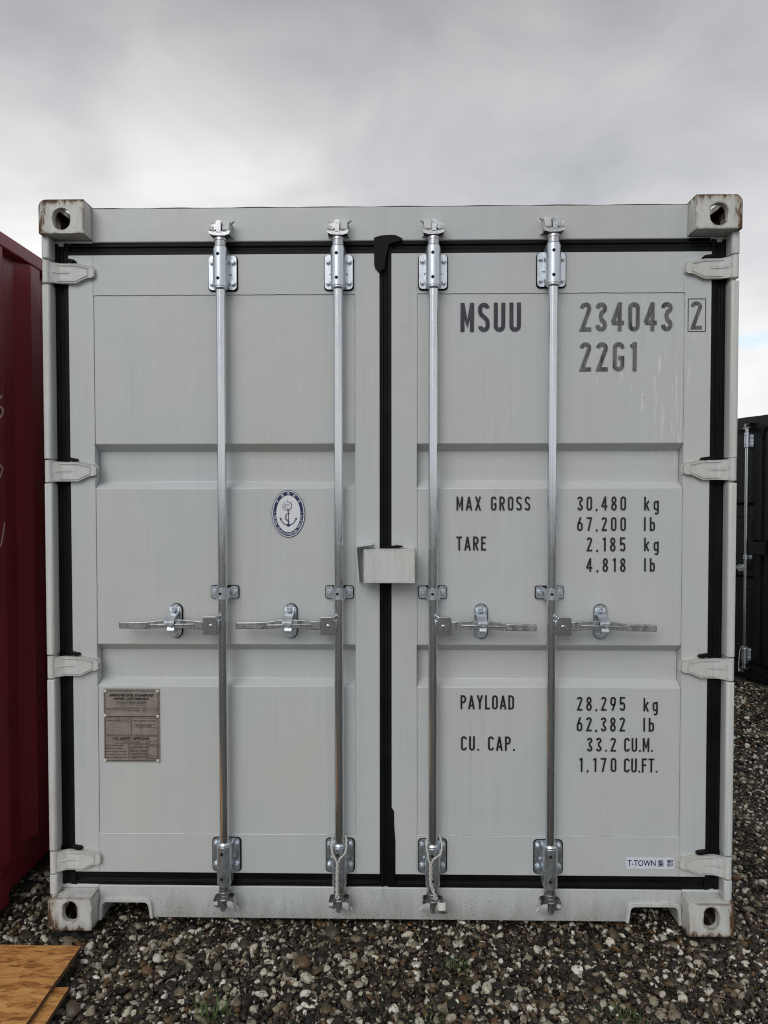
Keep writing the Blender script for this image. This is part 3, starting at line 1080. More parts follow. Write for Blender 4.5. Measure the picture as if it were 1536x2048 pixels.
def keeper_mesh():
    q = MB()
    q.prism([(-0.038, 0.048), (0.038, 0.046), (0.036, 0.088), (0.020, 0.095), (-0.026, 0.093), (-0.038, 0.076)], 0.0575, 0.0652)
    for x0, x1, zt in ((0.010, 0.033, 0.092), (-0.036, -0.022, 0.082)):
        yf = BY - 0.014
        q.prism([(0.060, 0.050), (yf + 0.006, 0.050), (yf, 0.056), (yf, 0.066), (yf + 0.016, zt), (0.060, zt)], x0, x1, 'x')
    q.tube([(0.031, 0.050, 0.085), (0.038, 0.040, 0.090), (0.046, 0.034, 0.094)], [0.0032, 0.0034, 0.0040], 8)
    q.tube([(-0.024, 0.044, 0.085), (-0.030, 0.036, 0.087), (-0.035, 0.033, 0.089)], [0.0030, 0.0032, 0.0038], 8)
    return q


cams, keeps = {}, {}
for s in (-1, 1):
    for low in (0, 1):
        a, k = cam_mesh(), keeper_mesh()
        if s > 0:
            a.mirror_x()
            k.mirror_x()
        if low:
            a.mirror_z()
            k.mirror_z()
        cams[s, low] = a.mesh('cam_end', 'cast_zinc', 40)
        keeps[s, low] = k.mesh('cam_keeper', FP, 40)


def lever_mesh(drop):
    """left-hand handle: x = 0 at the bar, running to -x"""
    q = MB()
    k = 0.00178
    def P(px, py):
        return ((px - 447.0) * k, (1248.0 - py) * k - drop * max(0.0, (412 - px)) / 168.0)
    top = [(244, 1243), (246, 1241.5), (307, 1240.5), (330, 1237), (365, 1236.5), (395, 1238.5), (414, 1238.5)]
    bot = [(414, 1256.5), (392, 1256), (358, 1252.5), (330, 1253), (307, 1255.2), (246, 1254.5), (244, 1253)]
    q.prism([P(*p) for p in top + bot], -0.006, 0.004)
    rib_t = [(306, 1246.0), (340, 1245.0), (393, 1244.6), (393, 1247.0), (340, 1248.6), (306, 1248.2)]
    q.prism([P(*p) for p in rib_t], -0.0112, -0.0055)
    q.prism([P(*p) for p in [(246, 1242.4), (305, 1241.6), (305, 1254.2), (246, 1253.6)]], -0.0085, -0.0055)
    q.prism([P(*p) for p in [(393, 1239.4), (414, 1239.4), (414, 1255.8), (393, 1255.2)]], -0.0085, -0.0055)
    return q


def hub_mesh():
    q = MB()
    prof = rrect(-0.062, -0.013, -0.032, 0.033, 0.006)
    q.prism(prof, -0.016, -0.0105)
    q.prism(prof, 0.0105, 0.016)
    q.box(-0.058, -0.017, -0.0104, 0.0104, 0.019, 0.0328)
    q.box(-0.026, -0.006, -0.0104, 0.030, -0.030, 0.0185)
    q.cyl((-0.034, -0.0158, 0), (-0.034, -0.020, 0), 0.0072, 0.0060, 16)
    return q


def catch_mesh():
    """handle catch: oval back plate, bent keeper tongue above the lever and a lug below it"""
    q = MB()
    q.prism(stadium(0, 0, 0.044, 0.122, 10), 0.0500, 0.0562)
    xs = 0.0155
    path = [(0.0495, 0.050), (0.047, 0.036), (0.040, 0.030), (0.018, 0.026), (-0.004, 0.020), (-0.016, 0.009), (-0.0175, -0.002), (-0.0135, -0.0075)]
    th = 0.0042
    outer = [(y, z) for y, z in path]
    inner = [(y + th * 0.8, z - th * 0.7) for y, z in reversed(path)]
    q.prism(outer + inner, -xs - 0.004, xs - 0.001, 'x')
    q.prism([(0.0505, -0.012), (0.010, -0.010), (-0.006, -0.014), (-0.009, -0.024), (-0.002, -0.029), (0.0505, -0.030)], -0.012, 0.012, 'x')
    q.prism([(-0.016, -0.002), (0.0, -0.011), (0.014, -0.002), (0.014, 0.004), (-0.016, 0.004)], -0.0182, -0.0138)
    q.cyl((-0.021, 0.048, 0.026), (-0.021, 0.038, 0.026), 0.0045, 0.0035, 8)
    return q


catch_me = catch_mesh().mesh('handle_catch', 'zinc_plate')
cpad = MB().prism(stadium(0.0012, -0.0008, 0.0475, 0.1265, 10), 0.0564, 0.0606).mesh('rubber_pad', 'black_rubber')
CATCH_X = [-0.7655, -0.3505, 0.3330, 0.7580]

for i, (bx, dr, s) in enumerate(BARS):
    bar = MB().cyl((0, BY, 0.150), (0, BY, 2.445), BR, BR, 24, caps=True).build('locking_bar', 'galvanised_steel', dr, (bx, 0, 0))
    dz = 0.005 if i == 3 else 0.0
    for me, zc, low in ((br_up, 2.3485 + dz, 0), (br_lo, 0.2550, 1)):
        put(me, 'bar_bracket', dr, (bx, 0, zc))
        put(pad, 'rubber_pad', dr, (bx, 0, zc))
        for sx in (-1, 1):
            for sz in (-1, 1):
                put(bolt_me, 'bolt', dr, (bx + sx * 0.0378, 0.0505, zc + sz * 0.0375 + (0.002 if low else 0)), (0, random.uniform(0, 1), 0))
    put(cams[s, 0], 'cam_end', dr, (bx, 0, 2.429 + dz))
    put(keeps[s, 0], 'cam_keeper', header, (bx, 0, 2.429 + dz))
    put(cams[s, 1], 'cam_end', dr, (bx, 0, 0.160))
    put(keeps[s, 1], 'cam_keeper', sill, (bx, 0, 0.160))
    put(gd, 'bar_guide', dr, (bx, 0, 1.2115))
    put(gpad, 'rubber_pad', dr, (bx, 0, 1.2115))
    for sx in (-1, 1):
        put(bolt_me, 'bolt', dr, (bx + sx * 0.0365, 0.0515, 1.2115), (0, random.uniform(0, 1), 0))
    lv, hb = lever_mesh(0.0 if i < 2 else 0.006), hub_mesh()
    if s > 0:
        lv.mirror_x()
        hb.mirror_x()
    lv.build('handle', 'cast_zinc', dr, (bx, 0, 1.1003), bevel=0.0014, seg=2)
    hb.build('handle_hub', 'galvanised_steel', dr, (bx, 0, 1.1003), bevel=0.0012, seg=2)
    cxp = CATCH_X[i]
    put(catch_me, 'handle_catch', dr, (cxp, 0, 1.1075))
    put(cpad, 'rubber_pad', dr, (cxp, 0, 1.1075))
    put(bolt_me, 'bolt', dr, (cxp - 0.002, 0.0478, 1.1075 + 0.0425))
    put(bolt_me, 'bolt', dr, (cxp, 0.0500, 1.1075 - 0.0460))

# ---- lock box across the two doors, and the angle beside it
lb = MB()
x0, x1, z0, z1 = -0.0840, 0.0945, 1.2525, 1.3690
th = 0.005
lb.box(x0, x1, -0.020, -0.015, z0, z1)
lb.box(x0 + 0.0005, x1 - 0.0005, -0.0148, 0.0598, z1 - th, z1 - 0.0008)
lb.box(x1 - th, x1 - 0.0008, -0.0148, 0.0598, z0, z1 - th - 0.0005)
lb.box(x0 + 0.0008, x0 + th, -0.0148, 0.030, z0, z1 - th - 0.0005)
lb.tube([(x1 + 0.002, 0.058, z0 + 0.004), (x1 + 0.003, 0.058, (z0 + z1) / 2), (x1 + 0.0015, 0.058, z1 - 0.001), (x1 - 0.03, 0.058, z1 + 0.003), (0.02, 0.058, z1 + 0.003)], 0.0035, 6)
lb.build('lock_box', FP, RD, bevel=0.0028, seg=3)
la = MB()
la.prism([(-0.1085, 1.3745), (-0.0520, 1.3835), (-0.0520, 1.3880), (-0.1130, 1.3795), (-0.1130, 1.365), (-0.1030, 1.2480), (-0.0985, 1.2480)], 0.0060, 0.0598)
la.build('lock_guard', FP, LD, bevel=0.0015)
tb = MB().prism([(-0.026, 1.3700), (-0.022, 1.3760), (0.016, 1.3775), (0.033, 1.3800), (0.043, 1.3785), (0.054, 1.3770), (0.045, 1.3730), (0.041, 1.3702)], 0.046, 0.0597)
tb.build('rubber_tag', 'black_rubber', RD)


# ------------------------------------------------------------------ lettering cut from strokes
def arc(cx, cy, rx, ry, a0, a1, n=10):
    return [(cx + rx * math.cos(R(a0 + (a1 - a0) * i / n)), cy + ry * math.sin(R(a0 + (a1 - a0) * i / n))) for i in range(n + 1)]


def glyph(ch, t_):
    """(width, strokes): centre lines in a box of height 1; a stroke that ends with its start is closed"""
    c = t_ / 2
    w_ = {'1': 0.25, 'l': 0.13, ',': 0.12, '.': 0.13, ' ': 0.30, 'M': 0.47, 'k': 0.40, 'g': 0.38, 'b': 0.38, 'A': 0.45, 'X': 0.44, 'Y': 0.44, 'T': 0.40, '4': 0.45, 'E': 0.36, 'F': 0.36, 'L': 0.35}.get(ch, 0.40)
    l, r, tp, bt, m_ = c, w_ - c, 1 - c, c, w_ / 2
    rr = (r - l) / 2
    S = []
    if ch in '0O':
        S = [[(r, 0.5)] + arc(m_, tp - rr, rr, rr, 0, 180) + arc(m_, bt + rr, rr, rr, 180, 360) + [(r, 0.5)]]
    elif ch == '1':
        x = w_ - c
        S = [[(x, 0), (x, 1)], [(x - 0.005, 1 - c * 0.9), (l - 0.02, 0.84)]]
    elif ch == '2':
        S = [arc(m_, tp - rr, rr, rr, 178, -28) + [(l + 0.012, bt), (w_, bt)]]
    elif ch == '3':
        S = [arc(m_, tp - rr, rr, rr, 178, -75) + [(m_ - 0.03, 0.525)], [(m_ - 0.03, 0.525)] + arc(m_, bt + rr + 0.02, rr, rr + 0.02, 75, -178)]
    elif ch == '4':
        x = w_ - 0.085 - c
        S = [[(x, 0), (x, 1)], [(w_, 0.29), (l - 0.03, 0.29)], [(l - 0.01, 0.30), (x + 0.005, 0.985)]]
    elif ch == '5':
        S = [[(w_ - 0.015, tp), (l + 0.01, tp), (l, 0.53)] + arc(m_, 0.36, rr, 0.205, 140, 0, 8) + arc(m_, bt + rr, rr, rr, 0, -178)]
    elif ch == '6':
        S = [[(m_ + 0.05, 1)] + [(l, 0.42)] + arc(m_, bt + rr, rr, rr, 180, 360) + arc(m_, 0.42, rr, 0.165, 0, 150)]
    elif ch == '9':
        w6, s6 = glyph('6', t_)
        return w6, [[(w6 - x, 1 - y) for x, y in st] for st in s6]
    elif ch == '7':
        S = [[(0, tp), (r - 0.005, tp), (m_ - 0.07, 0)]]
    elif ch == '8':
        S = [arc(m_, 0.745, rr * 0.88, 0.255 - c, -90, 270, 24), arc(m_, 0.265, rr, 0.265 - c + 0.012, 90, 450, 24)]
    elif ch == 'M':
        S = [[(l, 0), (l, 1)], [(r, 0), (r, 1)], [(l, 0.965), (m_, 0.27), (r, 0.965)]]
    elif ch == 'S':
        S = [arc(m_, tp - rr, rr, rr, 5, 180) + [(l, 0.70), (l + 0.03, 0.60), (r - 0.03, 0.42), (r, 0.32)] + arc(m_, bt + rr, rr, rr, 0, -175)]
    elif ch == 'U':
        S = [[(l, 1)] + arc(m_, bt + rr, rr, rr, 180, 360) + [(r, 1)]]
    elif ch == 'G':
        S = [arc(m_, tp - rr, rr, rr, -8, 180) + arc(m_, bt + rr, rr, rr, 180, 360) + [(r, 0.46), (m_ - 0.01, 0.46)]]
    elif ch == 'C':
        S = [arc(m_, tp - rr, rr, rr, -8, 180) + arc(m_, bt + rr, rr, rr, 180, 368)]
    elif ch == 'X':
        S = [[(l, 0), (r, 1)], [(l, 1), (r, 0)]]
    elif ch == 'A':
        S = [[(l - 0.01, 0), (m_, 0.985)], [(m_, 0.985), (r + 0.01, 0)], [(l + 0.08, 0.27), (r - 0.08, 0.27)]]
    elif ch in 'PR':
        S = [[(l, 0), (l, 1)], [(l, tp), (m_, tp)] + arc(m_, tp - 0.22, rr, 0.22, 90, -90) + [(l, tp - 0.44)]]
        if ch == 'R':
            S.append([(m_ - 0.02, 0.50), (r, 0)])
    elif ch == 'T':
        S = [[(0, tp), (w_, tp)], [(m_, 0), (m_, tp)]]
    elif ch in 'EF':
        S = [[(l, 0), (l, 1)], [(l, tp), (w_, tp)], [(l, 0.52), (w_ - 0.05, 0.52)]]
        if ch == 'E':
            S.append([(l, bt), (w_, bt)])
    elif ch == 'Y':
        S = [[(l, 1), (m_, 0.44)], [(r, 1), (m_, 0.44)], [(m_, 0), (m_, 0.47)]]
    elif ch == 'L':
        S = [[(l, 1), (l, bt), (w_, bt)]]
    elif ch == 'D':
        S = [[(l, 0), (l, 1)], [(l, tp)] + arc(m_ - 0.02, tp - rr, rr + 0.02, rr, 90, 0) + arc(m_ - 0.02, bt + rr, rr + 0.02, rr, 0, -90) + [(l, bt)]]
    elif ch == 'k':
        S = [[(l, 0), (l, 1)], [(l, 0.28), (r, 0.70)], [(l + 0.09, 0.40), (r, 0)]]
    elif ch == 'l':
        S = [[(l, 0), (l, 1)]]
    elif ch == 'b':
        S = [[(l, 0), (l, 1)], [(l, 0.42)] + arc(m_, 0.68 - c - rr, rr, rr, 165, 0) + arc(m_, bt + rr, rr, rr, 0, -165) + [(l, 0.25)]]
    elif ch == 'g':
        S = [[(r, 0.72), (r, -0.10)] + arc(m_ + 0.02, -0.10, rr - 0.02, 0.13, 0, -150, 8), [(r, 0.42)] + arc(m_, 0.70 - c - rr, rr, rr, 15, 180) + arc(m_, bt + rr + 0.02, rr, rr, 180, 345) + [(r, 0.25)]]
    elif ch == ',':
        S = [[(m_ + 0.016, 0.120), (m_ - 0.020, -0.050)]]
    elif ch == '.':
        S = [[(m_, 0.0), (m_, 0.125)]]
    return w_, S


def ribbon(q, pts_, half, y, mat=0):
    p = [Vector((a, b_)) for a, b_ in pts_]
    p = [v for i, v in enumerate(p) if i == 0 or (v - p[i - 1]).length > 1e-5]
    closed = len(p) > 3 and (p[0] - p[-1]).length < 1e-5
    if closed:
        p = p[:-1]
    n = len(p)
    vs, fs = [], []
    for i in range(n):
        a = p[(i - 1) % n] if (closed or i > 0) else None
        c_ = p[(i + 1) % n] if (closed or i < n - 1) else None
        d0 = (p[i] - a).normalized() if a is not None else None
        d1 = (c_ - p[i]).normalized() if c_ is not None else None
        d0 = d0 or d1
        d1 = d1 or d0
        n0 = Vector((-d0.y, d0.x))
        n1 = Vector((-d1.y, d1.x))
        mv = n0 + n1
        if mv.length < 1e-4:
            mv = n0
        mv.normalize()
        k = min(2.0, 1.0 / max(0.3, mv.dot(n0)))
        for sg in (1, -1):
            e = p[i] + mv * (half * k * sg)
            vs.append((e.x, y, e.y))
    for i in range(n if closed else n - 1):
        j = (i + 1) % n
        fs.append((2 * i, 2 * i + 1, 2 * j + 1, 2 * j))
    q.add(vs, fs, mat)


LY = DY - 0.0010


def sign_line(txt, xa, za, xb, zb, mat, stroke, parent):
    h = zb - za
    gl = [glyph(c_, stroke) for c_ in txt]
    tot = sum(g_[0] for g_ in gl) * h
    trk = (xb - xa - tot) / max(1, len(txt) - 1)
    q = MB()
    x = xa
    for k, (w_, st) in enumerate(gl):
        for j, s_ in enumerate(st):
            ribbon(q, [(x + a * h, za + b_ * h) for a, b_ in s_], stroke * h / 2, LY - 0.00025 * j)
        x += w_ * h + trk
        if q.v and (k == len(gl) - 1 or txt[k + 1] == ' '):      # one object to a word
            LETTER_ROLE.append(q.build('lettering', mat, parent, smooth=0, recalc=False))
            q = MB()


TEXT = [("MSUU", 0.258, 2.139, 0.472, 2.241, "a"), ("234043", 0.680, 2.139, 1.006, 2.240, "b"), ("2", 1.069, 2.143, 1.112, 2.242, "b"), ("22G1", 0.680, 1.998, 0.881, 2.100, "b"),
        ("MAX GROSS", 0.245, 1.504, 0.508, 1.554, "c"), ("30,480", 0.675, 1.504, 0.848, 1.554, "c"), ("kg", 0.912, 1.504, 0.964, 1.553, "c"),
        ("67,200", 0.675, 1.431, 0.848, 1.480, "c"), ("lb", 0.912, 1.431, 0.951, 1.480, "c"), ("TARE", 0.245, 1.361, 0.351, 1.411, "c"),
        ("2,185", 0.709, 1.358, 0.847, 1.408, "c"), ("kg", 0.913, 1.359, 0.965, 1.407, "c"), ("4,818", 0.708, 1.285, 0.848, 1.334, "c"), ("lb", 0.914, 1.286, 0.952, 1.334, "c"),
        ("PAYLOAD", 0.261, 0.788, 0.453, 0.839, "c"), ("28,295", 0.678, 0.785, 0.851, 0.835, "c"), ("kg", 0.916, 0.783, 0.967, 0.832, "c"),
        ("62,382", 0.678, 0.710, 0.851, 0.761, "c"), ("lb", 0.916, 0.710, 0.954, 0.760, "c"), ("CU. CAP.", 0.263, 0.638, 0.457, 0.690, "c"),
        ("33.2", 0.715, 0.637, 0.819, 0.687, "c"), ("CU.M.", 0.848, 0.637, 0.951, 0.687, "c"), ("1,170", 0.687, 0.563, 0.821, 0.614, "c"), ("CU.FT.", 0.848, 0.562, 0.968, 0.613, "c")]
KIND = {'a': ('faded_vinyl_dark', 0.140), 'b': ('faded_vinyl_pale', 0.135), 'c': ('black_vinyl', 0.125)}
for txt, xa, za, xb, zb, k in TEXT:
    sign_line(txt, xa, za, xb, zb, KIND[k][0], KIND[k][1], RD)
q = MB()
ribbon(q, [(1.0605, 2.1365), (1.1215, 2.1365), (1.1215, 2.2505), (1.0605, 2.2505), (1.0605, 2.1365)], 0.0013, LY)
o = q.build('lettering', 'black_vinyl', RD, smooth=0, recalc=False)
o['label'] = 'thin black box round the check digit'
LETTER_ROLE.append(o)


def font_mesh(body, size=1.0, bold=0.0):
    cu = bpy.data.curves.new('tmp_text', 'FONT')
    cu.body = body
    cu.size = size
    cu.resolution_u = 3
    cu.offset = bold
    ob = bpy.data.objects.new('tmp_text', cu)
    COL.objects.link(ob)
    dg = bpy.context.evaluated_depsgraph_get()
    dg.update()
    me = bpy.data.meshes.new_from_object(ob.evaluated_get(dg))
    v = [(p.co.x, p.co.y) for p in me.vertices]
    f = [tuple(p.vertices) for p in me.polygons]
    bpy.data.objects.remove(ob)
    bpy.data.curves.remove(cu)
    bpy.data.meshes.remove(me)
    return v, f


def text_fit(q, body, x0, x1, z0, z1, y, mat=0, bold=0.0):
    v, f = font_mesh(body, 1.0, bold)
    if not v:
        return
    a = [p[0] for p in v]
    b_ = [p[1] for p in v]
    ax0, ax1, az0, az1 = min(a), max(a), min(b_), max(b_)
    q.add([(x0 + (p[0] - ax0) / (ax1 - ax0) * (x1 - x0), y, z0 + (p[1] - az0) / (az1 - az0) * (z1 - z0)) for p in v], [tuple(reversed(p)) for p in f], mat)


# ---- oval emblem
q = MB()
ECX, ECZ, EA, EB = -0.3575, 1.4920, 0.0600, 0.0850


def ellipse(a, b_, n=64):
    return [(ECX + a * math.cos(2 * math.pi * i / n), ECZ + b_ * math.sin(2 * math.pi * i / n)) for i in range(n)]


def disc(q, a, b_, y, mat):
    p = ellipse(a, b_)
    q.add([(x, y, z) for x, z in p], [tuple(range(len(p)))], mat)


disc(q, EA, EB, LY, 0)
disc(q, EA - 0.0022, EB - 0.0022, LY - 0.0002, 1)
disc(q, EA - 0.0052, EB - 0.0052, LY - 0.0004, 0)
disc(q, EA - 0.0165, EB - 0.0190, LY - 0.0006, 1)
ya = LY - 0.0008
ra, rb = EA - 0.0109, EB - 0.0121


def ring_text(q, chars, a_from, a_to, size, flip, y):
    """characters along the ring, angles in degrees measured as on a clock face"""
    for k, ch in enumerate(chars):
        if ch == ' ':
            continue
        a = a_from + (a_to - a_from) * (k / max(1, len(chars) - 1))
        th_ = R(90 - a)
        px, pz = ECX + ra * math.cos(th_), ECZ + rb * math.sin(th_)
        nrm = Vector((math.cos(th_) / ra, math.sin(th_) / rb)).normalized()
        ang = math.atan2(nrm.y, nrm.x) - math.pi / 2 + (math.pi if flip else 0)
        v, f = font_mesh(ch, size, 0.02 * size)
        if not v:
            continue
        mx = (min(p[0] for p in v) + max(p[0] for p in v)) / 2
        mz = (min(p[1] for p in v) + max(p[1] for p in v)) / 2
        ca, sa = math.cos(ang), math.sin(ang)
        q.add([(px + (p[0] - mx) * ca - (p[1] - mz) * sa, y, pz + (p[0] - mx) * sa + (p[1] - mz) * ca) for p in v], [tuple(reversed(p)) for p in f], 1)


ring_text(q, '中国船级社', -52, 52, 0.0088, False, ya)
ring_text(q, 'CHINA CLASSIFICATION SOCIETY', 264, 96, 0.0094, True, ya)
for sx in (-1, 1):
    q.add([(ECX + sx * (EA - 0.0109) + 0.0017 * math.cos(R(60 * i)), ya, ECZ + 0.006 + 0.0017 * math.sin(R(60 * i))) for i in range(6)], [tuple(range(6))], 1)
# anchor
y2 = LY - 0.0008
X, Z = ECX, ECZ
ribbon(q, arc(X, Z + 0.0115, 0.0030, 0.0034, -90, 270, 16), 0.0010, y2)
ribbon(q, [(X, Z + 0.0085), (X + 0.0003, Z - 0.0375)], 0.0016, y2)
q.add([(X - 0.010, y2 - .0002, Z + 0.0005), (X, y2 - .0002, Z - 0.0015), (X + 0.010, y2 - .0002, Z + 0.0005), (X, y2 - .0002, Z + 0.0025)], [(0, 1, 2, 3)])
ribbon(q, arc(X, Z - 0.0120, 0.0270, 0.0285, 200, 340, 20), 0.0016, y2 - 0.0004)
for sx in (-1, 1):
    q.add([(X + sx * 0.0315, y2 - .0006, Z - 0.0130), (X + sx * 0.0215, y2 - .0006, Z - 0.0175), (X + sx * 0.0290, y2 - .0006, Z - 0.0235)], [(0, 1, 2)])
q.add([(X - 0.009, y2 - .0006, Z - 0.0410), (X, y2 - .0006, Z - 0.0470), (X + 0.010, y2 - .0006, Z - 0.0405), (X, y2 - .0006, Z - 0.0335)], [(0, 1, 2, 3)])
# curling line drawing above and round the shank
curl = []
for i in range(70):
    u = i / 69
    a = R(250 - 640 * u)
    rr_ = 0.0215 * (1 - 0.72 * u)
    curl.append((X - 0.003 + rr_ * math.cos(a) * 0.95, Z + 0.0275 + rr_ * math.sin(a) * 0.85))
ribbon(q, curl, 0.00055, y2)
for k in range(3):
    ribbon(q, arc(X - 0.002 + 0.003 * k, Z + 0.026, 0.0150 - 0.003 * k, 0.0150 - 0.003 * k, 150 - 20 * k, 300 + 10 * k, 14), 0.0005, y2 - 0.0002 * (k + 1))
ribbon(q, [(X + 0.0110, Z + 0.0460), (X + 0.0085, Z + 0.0390), (X + 0.0130, Z + 0.0330), (X + 0.0125, Z + 0.0240), (X + 0.0075, Z + 0.0170)], 0.0006, y2 - 0.0008)
ribbon(q, [(X - 0.004, Z + 0.0500), (X - 0.002, Z + 0.0440), (X + 0.004, Z + 0.0410), (X + 0.008, Z + 0.0350)], 0.0006, y2 - 0.0009)
for dx in (0.0, 0.0045):
    ribbon(q, [(X - 0.0035 - dx * 0.4, Z - 0.0010), (X - 0.0085 - dx * 0.5, Z - 0.0080), (X - 0.0080 - dx, Z - 0.0180), (X - 0.0005 - dx * 0.6, Z - 0.0255), (X + 0.0055 - dx * 0.3, Z - 0.0310)], 0.0006, y2 - 0.0010)
for k in range(7):
    u = k / 6
    xx = X - 0.0090 + 0.0110 * max(0, u - 0.45) * 1.6
    zz = Z - 0.0050 - 0.0230 * u
    ribbon(q, [(xx - 0.0030, zz), (xx + 0.0030, zz + 0.0008)], 0.0004, y2 - 0.0012)
o = q.build('emblem_sticker', ['navy_print', 'white_print'], LD, smooth=0, recalc=False)
o['label'] = 'oval navy and white anchor emblem sticker'
LETTER_ROLE.append(o)

# ---- approval plate
PX0, PX1, PZ0, PZ1 = -1.0325, -0.8290, 0.5900, 0.8575
q = MB().prism(rrect(PX0, PX1, PZ0, PZ1, 0.004), DY - 0.0022, DY + 0.0015)
o = q.build('approval_plate', 'dull_plate', LD)
LETTER_ROLE.append(o)
q = MB()
py = DY - 0.0026
SX = (PX1 - PX0) / 1045.0           # plate measured in the units of the close-up: 280..1325 by 160..1545
SZ = (PZ1 - PZ0) / 1385.0


def pp(a, b_):
    return (PX0 + (a - 280) * SX, PZ1 - (b_ - 160) * SZ)


def pl(a0, b0, a1, b1, half=0.0007, dy=0.0):
    ribbon(q, [pp(a0, b0), pp(a1, b1)], half, py - dy)


def pbox(a0, b0, a1, b1, half=0.0005):
    ribbon(q, [pp(a0, b0), pp(a1, b0), pp(a1, b1), pp(a0, b1), pp(a0, b0)], half, py - 0.0002)


def pt(body, a0, a1, b0, b1, bold=0.0):
    x_0, z_1 = pp(a0, b0)
    x_1, z_0 = pp(a1, b1)
    text_fit(q, body, x_0, x_1, z_0, z_1, py - 0.0004, 0, bold)


pbox(305, 200, 1300, 685, 0.0012)
pbox(305, 712, 1295, 1035, 0.0009)
pl(795, 715, 795, 1030)
pbox(305, 1055, 1295, 1520, 0.0009)
pt('APPROVED FOR TRANSPORT', 385, 1225, 260, 308, 0.045)
pt('UNDER CUSTOMS SEAL', 465, 1140, 325, 371, 0.045)
pbox(522, 398, 1080, 466)
pt('CHN/CCSZJ110/2023', 540, 1060, 412, 456)
pt('TYPE', 325, 400, 525, 560)
pbox(415, 520, 640, 580)
pt('TCZJ20PC-M', 430, 630, 532, 568)
pt("MANUFACTURER'S NO.", 655, 990, 512, 540)
pt('OF THE CONTAINER', 670, 960, 555, 585)
pbox(1010, 518, 1272, 578)
pt('SJZT  ****', 1028, 1220, 532, 566)
pt("OWNER'S NO.", 320, 520, 745, 775)
pbox(525, 735, 770, 792)
pt('MSUU ****', 540, 740, 748, 778)
pt('TIMBER COMPONENT TREATMENT', 825, 1265, 752, 780)
pbox(862, 835, 1235, 888)
pt('IM/16.5/CHN/2023', 890, 1180, 848, 876)
pt('CSC SAFETY APPROVAL', 440, 1145, 1078, 1127, 0.045)
pbox(505, 1148, 1080, 1198)
pt('CN/CCSZJ110/23', 625, 960, 1158, 1190)
for k, (a, b_) in enumerate((('DATE MANUFACTURED', '11-2023'), ('IDENTIFICATION NO.', 'SJZT ****'), ('MAXIMUM OPERATING GROSS MASS', '30,480 kg  67,200 lb'), ('ALLOWABLE STACKING LOAD', '216,000 kg 476,190 lb'), ('TRANSVERSE RACKING TEST FORCE', '150,000 newtons'))):
    zc = 1236 + 57 * k
    pt(a, 320, 640 if k < 2 else 700, zc - 15, zc + 14)
    pbox(732, zc - 25, 1085, zc + 26)
    pt(b_, 760, 1000 if k < 2 else 1075, zc - 14, zc + 16)
pbox(1100, 1158, 1275, 1490)
for k, a in enumerate(('END', 'STRENGTH', '0.4 PAYLOAD')):
    pt(a, 1108, 1150 if k == 0 else 1262, 1170 + 32 * k, 1190 + 32 * k)
for k, a in enumerate(('SIDE', 'STRENGTH', '0.6 PAYLOAD')):
    pt(a, 1108, 1160 if k == 0 else 1262, 1402 + 32 * k, 1422 + 32 * k)
o = q.build('lettering', 'plate_ink', LD, smooth=0, recalc=False)
LETTER_ROLE.append(o)
o['label'] = 'stamped print of the approval plate'
rv = MB().lathe([(0.0058, 0.0), (0.0058, 0.0012), (0.0045, 0.0032), (0.0015, 0.0040)], n=14)
rv.v = [(x, -z, y) for x, y, z in rv.v]
rv_me = rv.mesh('rivet', 'rivet_paint')
for a, b_ in ((310, 205), (1290, 205), (305, 668), (1295, 680), (300, 1515), (1290, 1522)):
    x_, z_ = pp(a, b_)
    LETTER_ROLE.append(put(rv_me, 'rivet', LD, (x_, DY - 0.0022, z_)))

# ---- maker's sticker
q = MB()
x0, x1, z0, z1 = 0.8585, 1.0305, 0.2105, 0.2520
q.prism([(x0, z0 + 0.0003), (x1, z0), (x1, z1), (x0, z1)], LY, LY + 0.0009, mat=0)
text_fit(q, 'T-TOWN', x0 + 0.0050, x0 + 0.1060, z0 + 0.0100, z0 + 0.0325, LY - 0.0003, 1, 0.015)
text_fit(q, '集', x0 + 0.1125, x0 + 0.1355, z0 + 0.0080, z0 + 0.0345, LY - 0.0003, 1, 0.012)
text_fit(q, '郡', x0 + 0.1455, x0 + 0.1685, z0 + 0.0080, z0 + 0.0345, LY - 0.0003, 1, 0.012)
o = q.build('maker_sticker', ['sticker_white', 'navy_print'], RD, smooth=0, recalc=False)
o['label'] = 'small white sticker with navy lettering'
LETTER_ROLE.append(o)

# ---- cast letters on the right-hand handles
for bx, off in ((0.160, 0.268), (0.577, 0.283)):
    q = MB()
    text_fit(q, 'HT', bx + off, bx + off + 0.020, 1.0945, 1.1055, -0.0089, 0, 0.01)
    o = q.build('lettering', 'black_vinyl' if False else 'galvanised_steel', RD, smooth=0, recalc=False)
    o['label'] = 'raised letters cast on a handle'
    LETTER_ROLE.append(o)


# ------------------------------------------------------------------ the two other containers: copies in other colours
def copy_tree(src, paint_name, parent=None):
    c = src.copy()
    COL.objects.link(c)
    c.parent = parent
    if parent is not None:
        for k in ('label', 'category', 'group'):
            if k in c.keys():
                del c[k]
    if c.type == 'MESH':
        for sl_ in c.material_slots:
            if sl_.material and sl_.material.name in (GP, CP, FP, 'sill_grey_paint'):
                sl_.link = 'OBJECT'
                sl_.material = MATS[paint_name]
    for ch in list(src.children):
        if ch not in LETTER_ROLE:
            copy_tree(ch, paint_name, c)
    return c


